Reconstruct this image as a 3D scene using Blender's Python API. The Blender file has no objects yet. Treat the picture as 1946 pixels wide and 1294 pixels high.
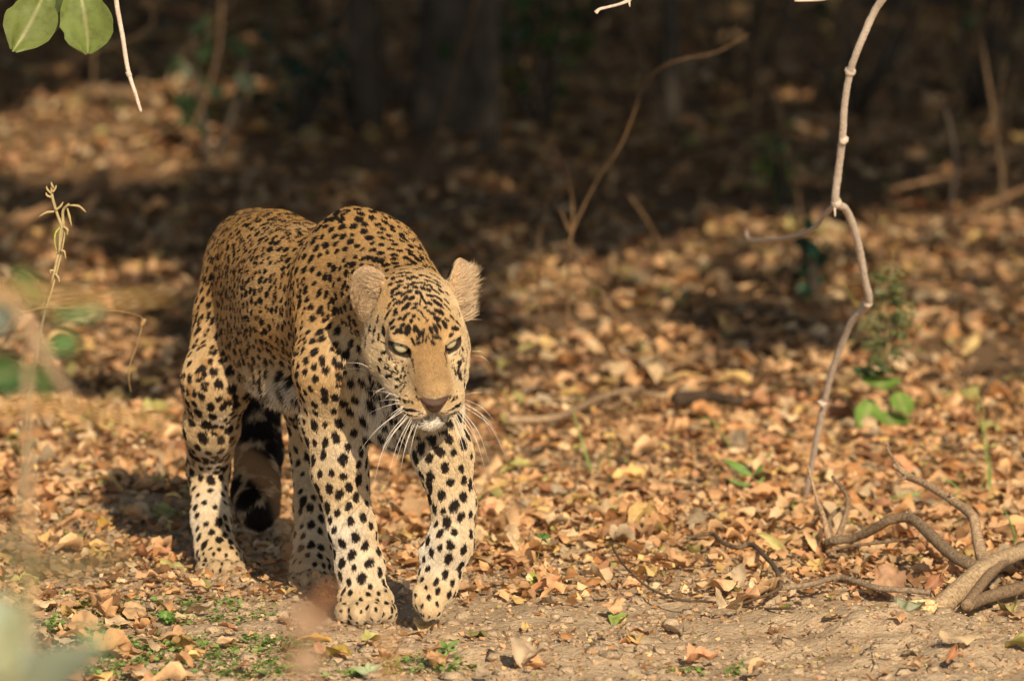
import bpy, math, random
import numpy as np
from mathutils import Vector, Matrix
from mathutils.kdtree import KDTree
from mathutils.bvhtree import BVHTree

# ------------------------------------------------------------------ camera
SC = bpy.context.scene
COL = SC.collection
FPX = 16100.0                      # focal length in photo pixels (1946 wide)
CAM = np.array([0.0, -14.0, 2.09])
PITCH = math.radians(6.6)
cam = bpy.data.cameras.new('camera')
cam.sensor_width = 36.0
cam.lens = FPX / 1946.0 * 36.0
cam.clip_start = 0.5
cam.clip_end = 400.0
cam.dof.use_dof = True
cam.dof.focus_distance = 14.05
cam.dof.aperture_fstop = 4.9
camo = bpy.data.objects.new('camera', cam)
camo.location = CAM
camo.rotation_euler = (math.pi / 2 - PITCH, 0, 0)
COL.objects.link(camo)
SC.camera = camo

# ------------------------------------------------------------------ light
SUN_EL, SUN_AZ = math.radians(30.0), math.radians(14.5)     # low sun behind the camera, to its right
SUN = np.array([math.sin(SUN_AZ) * math.cos(SUN_EL), -math.cos(SUN_AZ) * math.cos(SUN_EL), math.sin(SUN_EL)])
W = bpy.data.worlds.new('World')
SC.world = W
W.use_nodes = True
nt = W.node_tree
nt.nodes.clear()
sky = nt.nodes.new('ShaderNodeTexSky')
sky.sky_type = 'NISHITA'
sky.sun_disc = False
sky.sun_elevation = SUN_EL
sky.sun_rotation = math.pi - SUN_AZ
bg = nt.nodes.new('ShaderNodeBackground')
bg.inputs['Strength'].default_value = 0.10
wo = nt.nodes.new('ShaderNodeOutputWorld')
nt.links.new(sky.outputs[0], bg.inputs[0])
nt.links.new(bg.outputs[0], wo.inputs[0])
sl = bpy.data.lights.new('sun', 'SUN')
sl.energy = 4.5
sl.angle = math.radians(0.55)
sl.color = (1.0, 0.81, 0.565)
so = bpy.data.objects.new('sun', sl)
so.location = (3, -10, 8)
so.rotation_euler = Vector(SUN).to_track_quat('Z', 'Y').to_euler()
COL.objects.link(so)
SC.view_settings.view_transform = 'Standard'
SC.view_settings.look = 'None'
SC.view_settings.exposure = 0.20
SC.view_settings.gamma = 1.0
SC.view_settings.use_curve_mapping = False
SC.cycles.max_bounces = 5
SC.cycles.diffuse_bounces = 3
SC.cycles.glossy_bounces = 2
SC.cycles.transmission_bounces = 3
SC.cycles.transparent_max_bounces = 6

# ------------------------------------------------------------------ helpers
RNG = np.random.default_rng(7)
random.seed(7)
CP, SP = math.cos(PITCH), math.sin(PITCH)

def ray(px, py):
    u = (px - 973.0) / FPX
    v = -(py - 647.0) / FPX
    return np.array([u, CP + v * SP, -SP + v * CP])

def P(px, py, y):
    """point on the ray of photo pixel (px, py) at world depth y (0 = plane of the planted front paw)"""
    d = ray(px, py)
    t = (y - CAM[1]) / d[1]
    return CAM + d * t

def to_px(p):
    p = np.asarray(p, float)
    q = p - CAM
    f = q[..., 1] * CP - q[..., 2] * SP
    u = q[..., 0] / f
    v = (q[..., 1] * SP + q[..., 2] * CP) / f
    return 973 + u * FPX, 647 - v * FPX

def hash3(ix, iy, iz, seed):
    h = (ix.astype(np.int64) * 374761393 + iy.astype(np.int64) * 668265263 + iz.astype(np.int64) * 2147483647 + seed * 1274126177) & 0xFFFFFFFF
    h = ((h ^ (h >> 13)) * 1274126177) & 0xFFFFFFFF
    h = h ^ (h >> 16)
    return (h & 0xFFFFFF) / float(0xFFFFFF)

def vnoise(x, y, z, seed=0):
    x, y, z = np.broadcast_arrays(np.asarray(x, float), y, z)
    ix, iy, iz = np.floor(x).astype(np.int64), np.floor(y).astype(np.int64), np.floor(z).astype(np.int64)
    fx, fy, fz = x - ix, y - iy, z - iz
    ux, uy, uz = [f * f * (3 - 2 * f) for f in (fx, fy, fz)]
    r = 0
    for dx in (0, 1):
        for dy in (0, 1):
            for dz in (0, 1):
                w = (ux if dx else 1 - ux) * (uy if dy else 1 - uy) * (uz if dz else 1 - uz)
                r = r + w * hash3(ix + dx, iy + dy, iz + dz, seed)
    return r * 2 - 1

def fbm(x, y, z=0.0, seed=0, octs=4):
    r, a = 0, 1.0
    for o in range(octs):
        r = r + a * vnoise(x * 2 ** o, y * 2 ** o, np.asarray(z) * 2 ** o, seed + o * 17)
        a *= 0.5
    return r

def sstep(a, b, x):
    t = np.clip((x - a) / (b - a), 0, 1)
    return t * t * (3 - 2 * t)

def nrm(v):
    v = np.asarray(v, float)
    return v / (np.linalg.norm(v, axis=-1, keepdims=True) + 1e-12)

def tag(o, label=None, cat=None, group=None, kind=None):
    if label: o['label'] = label
    if cat: o['category'] = cat
    if group: o['group'] = group
    if kind: o['kind'] = kind
    return o

def empty(name, loc, parent=None):
    o = bpy.data.objects.new(name, None)
    o.empty_display_size = 0.05
    o.location = loc
    COL.objects.link(o)
    if parent: o.parent = parent
    return o

def np_mesh(name, V, F, mat=None, smooth=True, attrs=None, k=None):
    """V (n,3); F (m,k) int array of same-size faces, or a list of such arrays"""
    me = bpy.data.meshes.new(name)
    Fs = F if isinstance(F, list) else [F]
    Fs = [f for f in Fs if len(f)]
    nl = sum(f.size for f in Fs)
    nf = sum(len(f) for f in Fs)
    me.vertices.add(len(V))
    me.vertices.foreach_set('co', np.ascontiguousarray(V, dtype=np.float32).ravel())
    me.loops.add(nl)
    me.loops.foreach_set('vertex_index', np.concatenate([f.ravel() for f in Fs]).astype(np.int32))
    me.polygons.add(nf)
    st, tot, c = [], [], 0
    for f in Fs:
        n, kk = f.shape
        st.append(c + np.arange(n) * kk)
        tot.append(np.full(n, kk))
        c += n * kk
    me.polygons.foreach_set('loop_start', np.concatenate(st).astype(np.int32))
    me.polygons.foreach_set('loop_total', np.concatenate(tot).astype(np.int32))
    me.update(calc_edges=True)
    if smooth:
        me.polygons.foreach_set('use_smooth', np.ones(nf, dtype=bool))
    if attrs:
        for an, (typ, dom, data) in attrs.items():
            a = me.attributes.new(an, typ, dom)
            if typ == 'FLOAT_COLOR':
                d = np.ones((len(data), 4), np.float32); d[:, :3] = data[:, :3]
                a.data.foreach_set('color', d.ravel())
            else:
                a.data.foreach_set('value', np.asarray(data, np.float32).ravel())
    if mat: me.materials.append(mat)
    me.validate()
    return me

def link(name, me, parent=None, loc=None):
    o = bpy.data.objects.new(name, me)
    COL.objects.link(o)
    if parent:
        o.parent = parent
        if isinstance(parent, bpy.types.Object) and loc is None:
            o.matrix_parent_inverse = Matrix.Translation(parent.location).inverted()
    if loc is not None: o.location = loc
    return o

def catmull(pts, n):
    pts = np.asarray(pts, float)
    if len(pts) < 3:
        t = np.linspace(0, 1, n)[:, None]
        return pts[0] * (1 - t) + pts[-1] * t
    Q = np.vstack([2 * pts[0] - pts[1], pts, 2 * pts[-1] - pts[-2]])
    out = []
    segs = len(pts) - 1
    for s in np.linspace(0, segs - 1e-6, n):
        i = int(s); t = s - i
        p0, p1, p2, p3 = Q[i], Q[i + 1], Q[i + 2], Q[i + 3]
        out.append(0.5 * ((2 * p1) + (-p0 + p2) * t + (2 * p0 - 5 * p1 + 4 * p2 - p3) * t * t + (-p0 + 3 * p1 - 3 * p2 + p3) * t ** 3))
    return np.array(out)

class MB:
    """collects tubes, blades and cards, builds one mesh"""
    def __init__(s): s.V = []; s.Q = []; s.T = []; s.C = []; s.n = 0
    def add(s, V, Q=None, T=None, col=None):
        V = np.asarray(V, float)
        s.V.append(V)
        if Q is not None and len(Q): s.Q.append(np.asarray(Q) + s.n)
        if T is not None and len(T): s.T.append(np.asarray(T) + s.n)
        c = np.ones((len(V), 3)) * (1 if col is None else np.asarray(col))
        s.C.append(c)
        s.n += len(V)
    def tube(s, pts, radii, sides=8, n=None, rough=0.0, seed=1, col=None, caps=True):
        """pts with radii (same length list or 2 ends); smooth path, uneven skin"""
        pts = np.asarray(pts, float)
        n = n or max(len(pts) * 3, 6)
        c = catmull(pts, n)
        if len(radii) == len(pts): rr = np.interp(np.linspace(0, len(pts) - 1, n), np.arange(len(pts)), radii)
        else: rr = np.linspace(radii[0], radii[-1], n)
        tg = nrm(np.gradient(c, axis=0))
        ref = np.array([0, 0, 1.0]) if abs(tg[0][2]) < 0.9 else np.array([1.0, 0, 0])
        a = nrm(np.cross(tg[0], ref)); rings = []
        for i in range(n):
            a = nrm(a - tg[i] * np.dot(a, tg[i]))
            b = np.cross(tg[i], a)
            th = np.linspace(0, 2 * math.pi, sides, endpoint=False)
            r = rr[i] * np.ones(sides)
            ring = c[i] + (np.cos(th)[:, None] * a + np.sin(th)[:, None] * b) * r[:, None]
            rings.append(ring)
        V = np.vstack(rings)
        if rough > 0:
            ctr = np.repeat(c, sides, axis=0)
            rad = np.repeat(rr, sides)
            fq = 0.8 / (rad.mean() + 1e-9)
            nz = vnoise(V[:, 0] * fq, V[:, 1] * fq, V[:, 2] * fq, seed) * 0.6 + vnoise(V[:, 0] * fq * 2.7, V[:, 1] * fq * 2.7, V[:, 2] * fq * 2.7, seed + 5) * 0.4
            V = ctr + (V - ctr) * (1 + rough * nz)[:, None]
        i = np.arange(n - 1)[:, None] * sides; j = np.arange(sides)[None, :]; j2 = (j + 1) % sides
        Q = np.stack([i + j, i + j2, i + sides + j2, i + sides + j], -1).reshape(-1, 4)
        T = None
        if caps:
            k0 = len(V); V = np.vstack([V, c[0], c[-1]])
            j = np.arange(sides); j2 = (j + 1) % sides; L = (n - 1) * sides
            T = np.vstack([np.stack([j2, j, np.full(sides, k0)], -1), np.stack([L + j, L + j2, np.full(sides, k0 + 1)], -1)])
        s.add(V, Q, T, col)
        return c
    def mesh(s, name, mat, smooth=True):
        V = np.vstack(s.V)
        Fs = []
        if s.Q: Fs.append(np.vstack(s.Q))
        if s.T: Fs.append(np.vstack(s.T))
        return np_mesh(name, V, Fs, mat, smooth, {'col': ('FLOAT_COLOR', 'POINT', np.vstack(s.C))})

# ------------------------------------------------------------------ materials
def new_mat(name):
    m = bpy.data.materials.new(name)
    m.use_nodes = True
    n = m.node_tree
    b = n.nodes['Principled BSDF']
    return m, n, b

def add_noise(n, scale, detail=4, rough=0.6, coord='Object', vec=None):
    tc = n.nodes.new('ShaderNodeTexCoord')
    t = n.nodes.new('ShaderNodeTexNoise')
    t.inputs['Scale'].default_value = scale
    t.inputs['Detail'].default_value = detail
    t.inputs['Roughness'].default_value = rough
    n.links.new(vec or tc.outputs[coord], t.inputs['Vector'])
    return t

def ramp(n, fac, stops):
    r = n.nodes.new('ShaderNodeValToRGB')
    el = r.color_ramp.elements
    while len(el) < len(stops): el.new(0.5)
    for e, (p, c) in zip(el, stops):
        e.position = p; e.color = (*c, 1)
    n.links.new(fac, r.inputs[0])
    return r

def mixc(n, fac, a, b, mode='MIX'):
    x = n.nodes.new('ShaderNodeMix')
    x.data_type = 'RGBA'; x.blend_type = mode
    def setin(sock, v):
        if hasattr(v, 'links') or hasattr(v, 'is_linked'): n.links.new(v, sock)
        else: sock.default_value = v if isinstance(v, (int, float)) else (*v, 1)
    setin(x.inputs[0], fac); setin(x.inputs[6], a); setin(x.inputs[7], b)
    return x.outputs[2]

def bumpn(n, b, h, strength, dist):
    bp = n.nodes.new('ShaderNodeBump')
    bp.inputs['Strength'].default_value = strength
    bp.inputs['Distance'].default_value = dist
    n.links.new(h, bp.inputs['Height'])
    n.links.new(bp.outputs[0], b.inputs['Normal'])

def attr(n, name):
    a = n.nodes.new('ShaderNodeAttribute'); a.attribute_name = name
    return a
# ------------------------------------------------------------------ ground
MOUNDS = [(1150, 1265, .05, .05, .012), (905, 1262, .05, .04, .010), (1640, 1262, .06, .05, .014), (1420, 1235, .05, .05, .010), (1040, 1150, .03, .04, .012),  # photo px, py of centre on flat ground, radius x, radius y (m), height
    (1010, 1175, .10, .16, .022), (1700, 1215, .22, .13, .03), (1120, 1250, .14, .1, .016), (1500, 1200, .2, .12, .016),
    (1330, 1110, .16, .2, .012), (560, 1200, .12, .1, .010), (250, 955, .22, .09, .02), (860, 1235, .1, .1, .014),
    (1250, 1010, .25, .3, .012), (1900, 1250, .15, .12, .026)]

def G0(px, py):
    d = ray(px, py)
    t = -CAM[2] / d[2]
    return CAM + d * t

MW = [(G0(a, b), rx, ry, h) for a, b, rx, ry, h in MOUNDS]

def hgt(x, y):
    x = np.asarray(x, float); y = np.asarray(y, float)
    h = 0.010 * fbm(x * 2.2, y * 2.2, 0.3, 3, 3) + 0.0035 * fbm(x * 11, y * 11, 0.7, 9, 3)
    near = sstep(3.5, -0.5, y) * sstep(2.5, 1.2, np.abs(x))
    h = h + near * 0.004 * (1 - np.abs(fbm(x * 26, y * 20, 0.2, 31, 2)))
    lump = near * sstep(.25, -.35, y)
    h = h + lump * (0.013 * fbm(x * 7, y * 4.5, 0.4, 35, 3) + 0.006 * (1 - 2 * np.abs(vnoise(x * 19, y * 13, 0.9, 37))) + 0.002 * vnoise(x * 60, y * 45, 0.9, 38))
    for c, rx, ry, hh in MW:
        d = ((x - c[0]) / rx) ** 2 + ((y - c[1]) / ry) ** 2
        h = h + hh * np.exp(-d * 1.3) * (1 + 0.25 * vnoise(x * 30, y * 30, 0.1, 77))
    h = h + 0.10 * fbm(x * 0.35, y * 0.35, 0.5, 21, 2) * sstep(2.0, 7.0, y) + 0.02 * np.clip(y - 6, 0, 40)
    # trodden flat where the paws stand
    for (fx, fy) in PAWS:
        d = np.hypot(x - fx, y - fy)
        h = h * sstep(0.04, 0.14, d) - 0.002 * (1 - sstep(0.03, 0.1, d))
    return h

PAWS = [tuple(G0(695, 1168)[:2]), tuple(G0(815, 1178)[:2]), tuple(G0(418, 1090)[:2]), tuple(G0(592, 1108)[:2])]

def G(px, py):
    """point of the uneven ground seen at photo pixel (px, py)"""
    p = G0(px, py)
    for _ in range(3):
        d = ray(px, py)
        t = (float(hgt(p[0], p[1])) - CAM[2]) / d[2]
        p = CAM + d * t
    return p

xs = np.unique(np.concatenate([np.linspace(-90, -6, 24), np.linspace(-6, -1.7, 40), np.arange(-1.7, 1.75, 0.012), np.linspace(1.75, 6, 40), np.linspace(6, 90, 24)]))
ys = np.unique(np.concatenate([np.linspace(-60, -6, 24), np.linspace(-6, -1.0, 50), np.arange(-1.0, 2.4, 0.0125), np.arange(2.4, 8, 0.04), np.linspace(8, 30, 110), np.linspace(30, 150, 30)]))
gx, gy = np.meshgrid(xs, ys)
gz = hgt(gx, gy)
nx, ny = len(xs), len(ys)
Vg = np.stack([gx, gy, gz], -1).reshape(-1, 3)
ii = (np.arange(ny - 1)[:, None] * nx + np.arange(nx - 1)[None, :]).ravel()
Fg = np.stack([ii, ii + 1, ii + nx + 1, ii + nx], -1)
soil, n, b = new_mat('soil')
t1 = add_noise(n, 9, 6, 0.65); t2 = add_noise(n, 120, 4, 0.7); t3 = add_noise(n, 1.3, 3, 0.5)
c1 = ramp(n, t1.outputs[0], [(0.25, (.45, .33, .215)), (0.5, (.60, .46, .31)), (0.75, (.68, .54, .38))])
c2 = ramp(n, t2.outputs[0], [(0.3, (.68, .64, .6)), (0.6, (1.08, 1.06, 1.04))])
c = mixc(n, 0.8, c1.outputs[0], c2.outputs[0], 'MULTIPLY')
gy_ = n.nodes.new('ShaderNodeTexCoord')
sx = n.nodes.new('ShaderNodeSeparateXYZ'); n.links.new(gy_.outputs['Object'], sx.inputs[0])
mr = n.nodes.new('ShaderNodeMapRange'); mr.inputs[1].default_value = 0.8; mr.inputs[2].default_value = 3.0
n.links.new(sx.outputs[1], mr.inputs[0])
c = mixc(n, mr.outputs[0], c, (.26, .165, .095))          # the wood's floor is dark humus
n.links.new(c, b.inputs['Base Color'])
b.inputs['Roughness'].default_value = 0.95
b.inputs['Specular IOR Level'].default_value = 0.15
t4 = add_noise(n, 38, 5, 0.75)
ad = n.nodes.new('ShaderNodeMath'); ad.operation = 'MULTIPLY_ADD'; ad.inputs[1].default_value = 2.2
n.links.new(t4.outputs[0], ad.inputs[0]); n.links.new(t2.outputs[0], ad.inputs[2])
bumpn(n, b, ad.outputs[0], 0.9, 0.006)
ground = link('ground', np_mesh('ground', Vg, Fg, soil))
tag(ground, 'bare tan earth and woodland floor under the dry leaves', kind='structure')
# ------------------------------------------------------------------ leopard: body as one implicit surface
REG = {}   # name: whiteness, spot spacing, spot radius, fur length, fur lift, elongation
def reg(name, white, sp, r, fur, lift, el): REG[name] = (white, sp, r, fur, lift, el)
reg('back', .05, .0150, .0060, .0062, .16, 1.35)
reg('flank', .18, .0152, .0060, .0068, .16, 1.3)
reg('belly', .95, .030, .0110, .026, .50, 1.2)
reg('shoulder', .15, .0160, .0061, .0060, .16, 1.35)
reg('withers', .08, .0205, .0074, .0062, .18, 1.25)
reg('neck', .12, .0160, .0064, .0068, .18, 1.4)
reg('throat', .9, .026, .0105, .015, .40, 1.2)
reg('upperleg', .32, .0165, .0064, .0058, .16, 1.3)
reg('foreleg', .64, .0198, .0077, .0055, .15, 1.3)
reg('wrist', .80, .0185, .0066, .0050, .15, 1.3)
reg('paw', .50, .0125, .0028, .0032, .16, 1.8)
reg('thigh', .22, .0205, .0080, .0065, .17, 1.15)
reg('shank', .46, .0215, .0090, .0060, .16, 1.2)
reg('hock', .72, .0170, .0066, .0055, .16, 1.2)
reg('tail', .55, .034, .0250, .013, .45, 1.0)
reg('head', .30, .0125, .0042, .0045, .16, 1.3)
reg('cheek', .52, .0115, .0040, .0075, .22, 1.3)
reg('muzzle', .20, 9, .001, .0030, .15, 1)
reg('chin', 1.0, 9, .001, .007, .35, 1)
reg('ear', .45, 9, .001, .006, .3, 1)
PR = []
def cone(a, b_, ra, rb, r, flow, k=.02, sc=None):
    PR.append(dict(t='c', a=np.array(a, float), b=np.array(b_, float), ra=ra, rb=rb, reg=r, flow=nrm(flow), k=k))
def ell(c, rad, r, flow, k=.02, M=None):
    PR.append(dict(t='e', c=np.array(c, float), rad=np.array(rad, float), M=np.eye(3) if M is None else np.array(M), reg=r, flow=nrm(flow), k=k))
def basis(fwd, up=(0, 0, 1)):
    """rows: right, forward, up"""
    f = nrm(fwd); x = nrm(np.cross(f, up)); u = np.cross(x, f)
    return np.array([x, f, u])

BX = nrm([-.28, .96, 0])                    # body axis, shoulders to rump
BB = basis(BX)
DN = np.array([0, 0, -1.0])
# pelvis, loin, belly, rib cage
ell(P(490, 520, .66), (.088, .16, .112), 'back', BX + DN * .35, .03, BB)
ell(P(524, 534, .50), (.098, .19, .122), 'back', BX + DN * .4, .04, BB)
ell(P(578, 572, .33), (.112, .21, .132), 'flank', BX + DN * .4, .04, BB)
ell(P(520, 640, .46), (.085, .20, .085), 'flank', BX + DN * .5, .04, BB)
ell(P(545, 715, .36), (.055, .16, .045), 'belly', BX + DN * .8, .03, BB)
ell(P(668, 598, .14), (.108, .16, .150), 'shoulder', BX + DN * .8, .04, BB)
ell(P(690, 700, .06), (.080, .13, .085), 'throat', BX * .3 + DN, .04, BB)
# scapula / withers hump on the near side
ell(P(668, 478, .10), (.046, .075, .068), 'withers', BX + DN * .5, .03, BB)
ell(P(650, 522, .12), (.068, .080, .080), 'withers', BX * .8 + DN, .03, BB)
ell(P(728, 552, .12), (.06, .09, .07), 'neck', BX + DN * .3, .04, BB)
# neck
cone(P(700, 520, .10), P(765, 590, -.10), .100, .082, 'neck', BX + DN * .15, .04)
cone(P(715, 640, .07), P(772, 690, -.10), .072, .055, 'throat', BX * .4 + DN, .03)
# near (camera left) foreleg: scapula, upper arm, elbow, forearm, wrist, paw
cone(P(644, 560, .10), P(630, 700, .0), .062, .058, 'shoulder', BX * .5 + DN, .035)
cone(P(630, 700, .0), P(636, 800, .05), .058, .054, 'upperleg', BX * .3 + DN, .03)
cone(P(636, 800, .05), P(647, 900, .03), .053, .043, 'foreleg', DN, .025)
cone(P(646, 900, .03), P(668, 1000, .015), .044, .036, 'foreleg', DN, .02)
cone(P(668, 1000, .015), P(684, 1078, .015), .036, .0375, 'wrist', DN + np.array([.1, 0, 0]), .02)
cone(P(684, 1078, .015), P(693, 1130, -.005), .0375, .036, 'wrist', DN, .02)
ell(P(695, 1140, -.01), (.047, .055, .026), 'paw', (0, -1, -.4), .015)
for dx, dy, s in ((-.037, .0, .92), (-.013, -.018, 1.05), (.013, -.017, 1.05), (.037, .001, .92)):
    c = P(695, 1147, -.045) + np.array([dx, dy, 0]); c[2] = .0205 * s
    ell(c, (.0165 * s, .029, .0210 * s), 'paw', (0, -1, -.5), .003)
# far (camera right) foreleg, lifted and about to land
cone(P(745, 640, .05), P(806, 770, -.10), .070, .058, 'throat', DN, .035)
cone(P(806, 770, -.10), P(842, 865, -.12), .052, .047, 'foreleg', DN, .025)
cone(P(842, 865, -.12), P(862, 960, -.13), .046, .034, 'foreleg', DN, .02)
cone(P(862, 960, -.13), P(860, 1032, -.14), .0325, .0335, 'wrist', DN, .02)
cone(P(854, 1030, -.14), P(838, 1085, -.13), .037, .034, 'wrist', DN + np.array([-.25, 0, 0]), .015)
ell(P(812, 1052, -.13), (.014, .016, .020), 'wrist', DN, .010)
ell(P(655, 858, .0), (.034, .030, .060), 'foreleg', DN, .02)
ell(P(662, 1012, .0), (.030, .026, .022), 'wrist', DN, .012)
ell(P(615, 800, .09), (.030, .034, .036), 'upperleg', DN, .02)
ell(P(831, 1112, -.14), (.033, .032, .036), 'paw', (-.2, -.3, -1), .015)
for dx, dy, dz, s in ((-.019, -.004, -.006, .95), (-.008, -.014, -.018, 1.0), (.006, -.012, -.016, .95), (.017, .000, .002, .85)):
    c = P(820, 1130, -.150) + np.array([dx, dy, dz])
    ell(c, (.0130 * s, .016 * s, .024), 'paw', (-.15, -.5, -1), .005)
# near hind leg
ell(P(470, 575, .62), (.074, .120, .112), 'thigh', BX * .5 + DN, .03, BB)
cone(P(448, 610, .60), P(415, 725, .50), .072, .056, 'thigh', BX * .3 + DN, .035)
cone(P(410, 725, .50), P(403, 810, .55), .053, .044, 'shank', DN, .03)
cone(P(402, 810, .55), P(396, 890, .66), .046, .034, 'shank', DN, .02)
cone(P(396, 890, .66), P(400, 985, .58), .034, .0305, 'hock', DN, .02)
cone(P(400, 985, .58), P(410, 1045, .54), .0305, .036, 'hock', DN, .02)
ell(P(420, 1058, .52), (.040, .050, .026), 'paw', (0, -1, -.4), .015)
for dx, dy, s in ((-.031, .004, .9), (-.011, -.016, 1.05), (.011, -.016, 1.05), (.031, .004, .9)):
    c = P(420, 1065, .475) + np.array([dx, dy, 0]); c[2] = .018 * s
    ell(c, (.0145 * s, .026, .0180 * s), 'paw', (0, -1, -.5), .003)
# far hind leg, in the belly's shade
cone(P(545, 600, .60), P(590, 730, .46), .080, .060, 'thigh', DN, .03)
cone(P(590, 730, .46), P(594, 850, .50), .052, .036, 'shank', DN, .025)
cone(P(590, 850, .52), P(594, 960, .45), .034, .029, 'hock', DN, .02)
cone(P(594, 960, .45), P(594, 1062, .40), .029, .034, 'hock', DN, .02)
ell(P(592, 1080, .38), (.038, .048, .025), 'paw', (0, -1, -.4), .015)
for dx, dy, s in ((-.029, .004, .9), (-.010, -.014, 1.05), (.010, -.014, 1.05), (.029, .004, .9)):
    c = P(592, 1085, .34) + np.array([dx, dy, 0]); c[2] = .018 * s
    ell(c, (.014 * s, .025, .0175 * s), 'paw', (0, -1, -.5), .003)
# tail, hanging behind between the legs with its tip curled forward
TP = [(470, 520, .82, .040), (480, 640, .90, .036), (492, 760, .92, .034), (492, 860, .88, .036), (486, 935, .80, .036), (490, 968, .74, .034)]
for i in range(len(TP) - 1):
    a, c_ = TP[i], TP[i + 1]
    cone(P(*a[:3]), P(*c_[:3]), a[3], c_[3], 'tail', DN + np.array([0, .1, 0]), .015)

cone(P(695, 745, .06), P(765, 790, -.01), .062, .056, 'throat', DN, .03)
# ---- head frame: F towards the nose, X camera right, U up
yaw, pit, rol = math.radians(15), math.radians(36), math.radians(-4)
HF = np.array([math.sin(yaw) * math.cos(pit), -math.cos(yaw) * math.cos(pit), -math.sin(pit)])
HX = nrm(np.cross([0, 0, 1.0], HF)); HU = np.cross(HF, HX)
if HU[2] < 0: HU = -HU
HX, HU = HX * math.cos(rol) - HU * math.sin(rol), HU * math.cos(rol) + HX * math.sin(rol)
HO = P(790, 618, -.20)
HM = np.array([HX, HF, HU])
def H(x, f, u): return HO + HX * x + HF * f + HU * u
BK = -HF
ell(H(0, -.015, .012), (.073, .090, .066), 'head', BK, .02, HM)
ell(H(0, .042, .030), (.056, .052, .040), 'head', BK, .02, HM)
for s in (-1, 1):
    ell(H(s * .046, .014, -.034), (.041, .058, .047), 'cheek', BK + HX * s * .5 - HU * .3, .025, HM)
    ell(H(s * .039, .064, .042), (.021, .022, .012), 'head', BK + HX * s * .3, .012, HM)
    ell(H(s * .0385, .066, .020), (.0225, .021, .021), 'head', BK + HX * s * .5, .008, HM)
    ell(H(s * .042, .070, -.020), (.020, .030, .022), 'cheek', BK + HX * s * .5, .02, HM)
    ell(H(s * .0255, .132, -.042), (.0300, .033, .0280), 'muzzle', BK + HX * s * .9 - HU * .2, .008, HM)
cone(H(0, .060, .020), H(0, .136, -.008), .038, .0300, 'muzzle', BK, .015)
ell(H(0, .090, -.020), (.038, .050, .028), 'muzzle', BK, .02, HM)
ell(H(0, .128, -.077), (.029, .031, .0205), 'chin', BK - HU * .6, .006, HM)
ell(H(0, .055, -.058), (.044, .065, .026), 'throat', BK - HU * .5, .02, HM)
# ears
def ear(base, up, nor, w, h):
    up = nrm(up); nor = nrm(nor - up * np.dot(nor, up)); side = np.cross(up, nor)
    M = np.array([side, nor, up])
    c = base + up * h * .42
    ell(c, (w, .017, h * .62), 'ear', up, .010, M)
    PR.append(dict(t='cut', c=c + nor * .017 + up * h * .02, rad=np.array([w * .76, .0205, h * .46]), M=M, reg='ear', flow=up, k=.006))
    return dict(c=c, M=M, w=w, h=h)
EARS = [ear(P(716, 602, -.185), (-.24, -.12, 1.0), np.array([-.28, -.95, .1]), .035, .083),
        ear(P(864, 592, -.185), (.12, -.10, 1.0), np.array([.90, -.42, .1]), .026, .085)]
ell(H(.047, .062, -.040), (.026, .055, .034), 'cheek', BK + HX * .4, .02, HM)
ell(H(-.045, .060, -.040), (.022, .050, .030), 'cheek', BK - HX * .4, .02, HM)
# eye openings
EYE = []
for s in (-1, 1):
    e = H(s * .0385, .0660, .0215)
    g = nrm(HF * .80 + HX * s * .30 + HU * .28)
    gx = nrm(np.cross(g, HU)) * 1.0
    gx = gx if np.dot(gx, HX) > 0 else -gx
    gu = nrm(np.cross(gx, g)); gu = gu if np.dot(gu, HU) > 0 else -gu
    tl = math.radians(9) * s
    ax = gx * math.cos(tl) + gu * math.sin(tl); au = gu * math.cos(tl) - gx * math.sin(tl)
    PR.append(dict(t='cut', c=e + g * .019 - au * .0008, rad=np.array([.0187, .018, .0110]), M=np.array([ax, g, au]), reg='head', flow=BK, k=.003))
    EYE.append((e, g, ax, au))
# mouth line and nostril hollow
PR.append(dict(t='cut', c=H(0, .168, -.063), rad=np.array([.0028, .007, .009]), M=HM, reg='muzzle', flow=BK, k=.004))
for s in (-1, 1):
    PR.append(dict(t='cut', c=H(s * .020, .156, -.0690), rad=np.array([.024, .014, .0022]), M=np.array([nrm(HX + HU * -s * .35), HF, nrm(HU + HX * s * .35)]), reg='muzzle', flow=BK, k=.003))

def prim_d(p, X):
    if p['t'] == 'c':
        pa = X - p['a']; ba = p['b'] - p['a']
        h = np.clip((pa @ ba) / (ba @ ba), 0, 1)
        return np.sqrt(((pa - h[:, None] * ba) ** 2).sum(1)) - (p['ra'] + (p['rb'] - p['ra']) * h)
    q = (X - p['c']) @ p['M'].T
    k0 = np.sqrt(((q / p['rad']) ** 2).sum(1)) + 1e-9
    k1 = np.sqrt(((q / p['rad'] ** 2) ** 2).sum(1)) + 1e-9
    return k0 * (k0 - 1) / k1

def bound(p):
    if p['t'] == 'c':
        m = np.minimum(p['a'] - p['ra'], p['b'] - p['rb']); M_ = np.maximum(p['a'] + p['ra'], p['b'] + p['rb'])
    else:
        r = p['rad'].max(); m = p['c'] - r; M_ = p['c'] + r
    return m, M_

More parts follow.
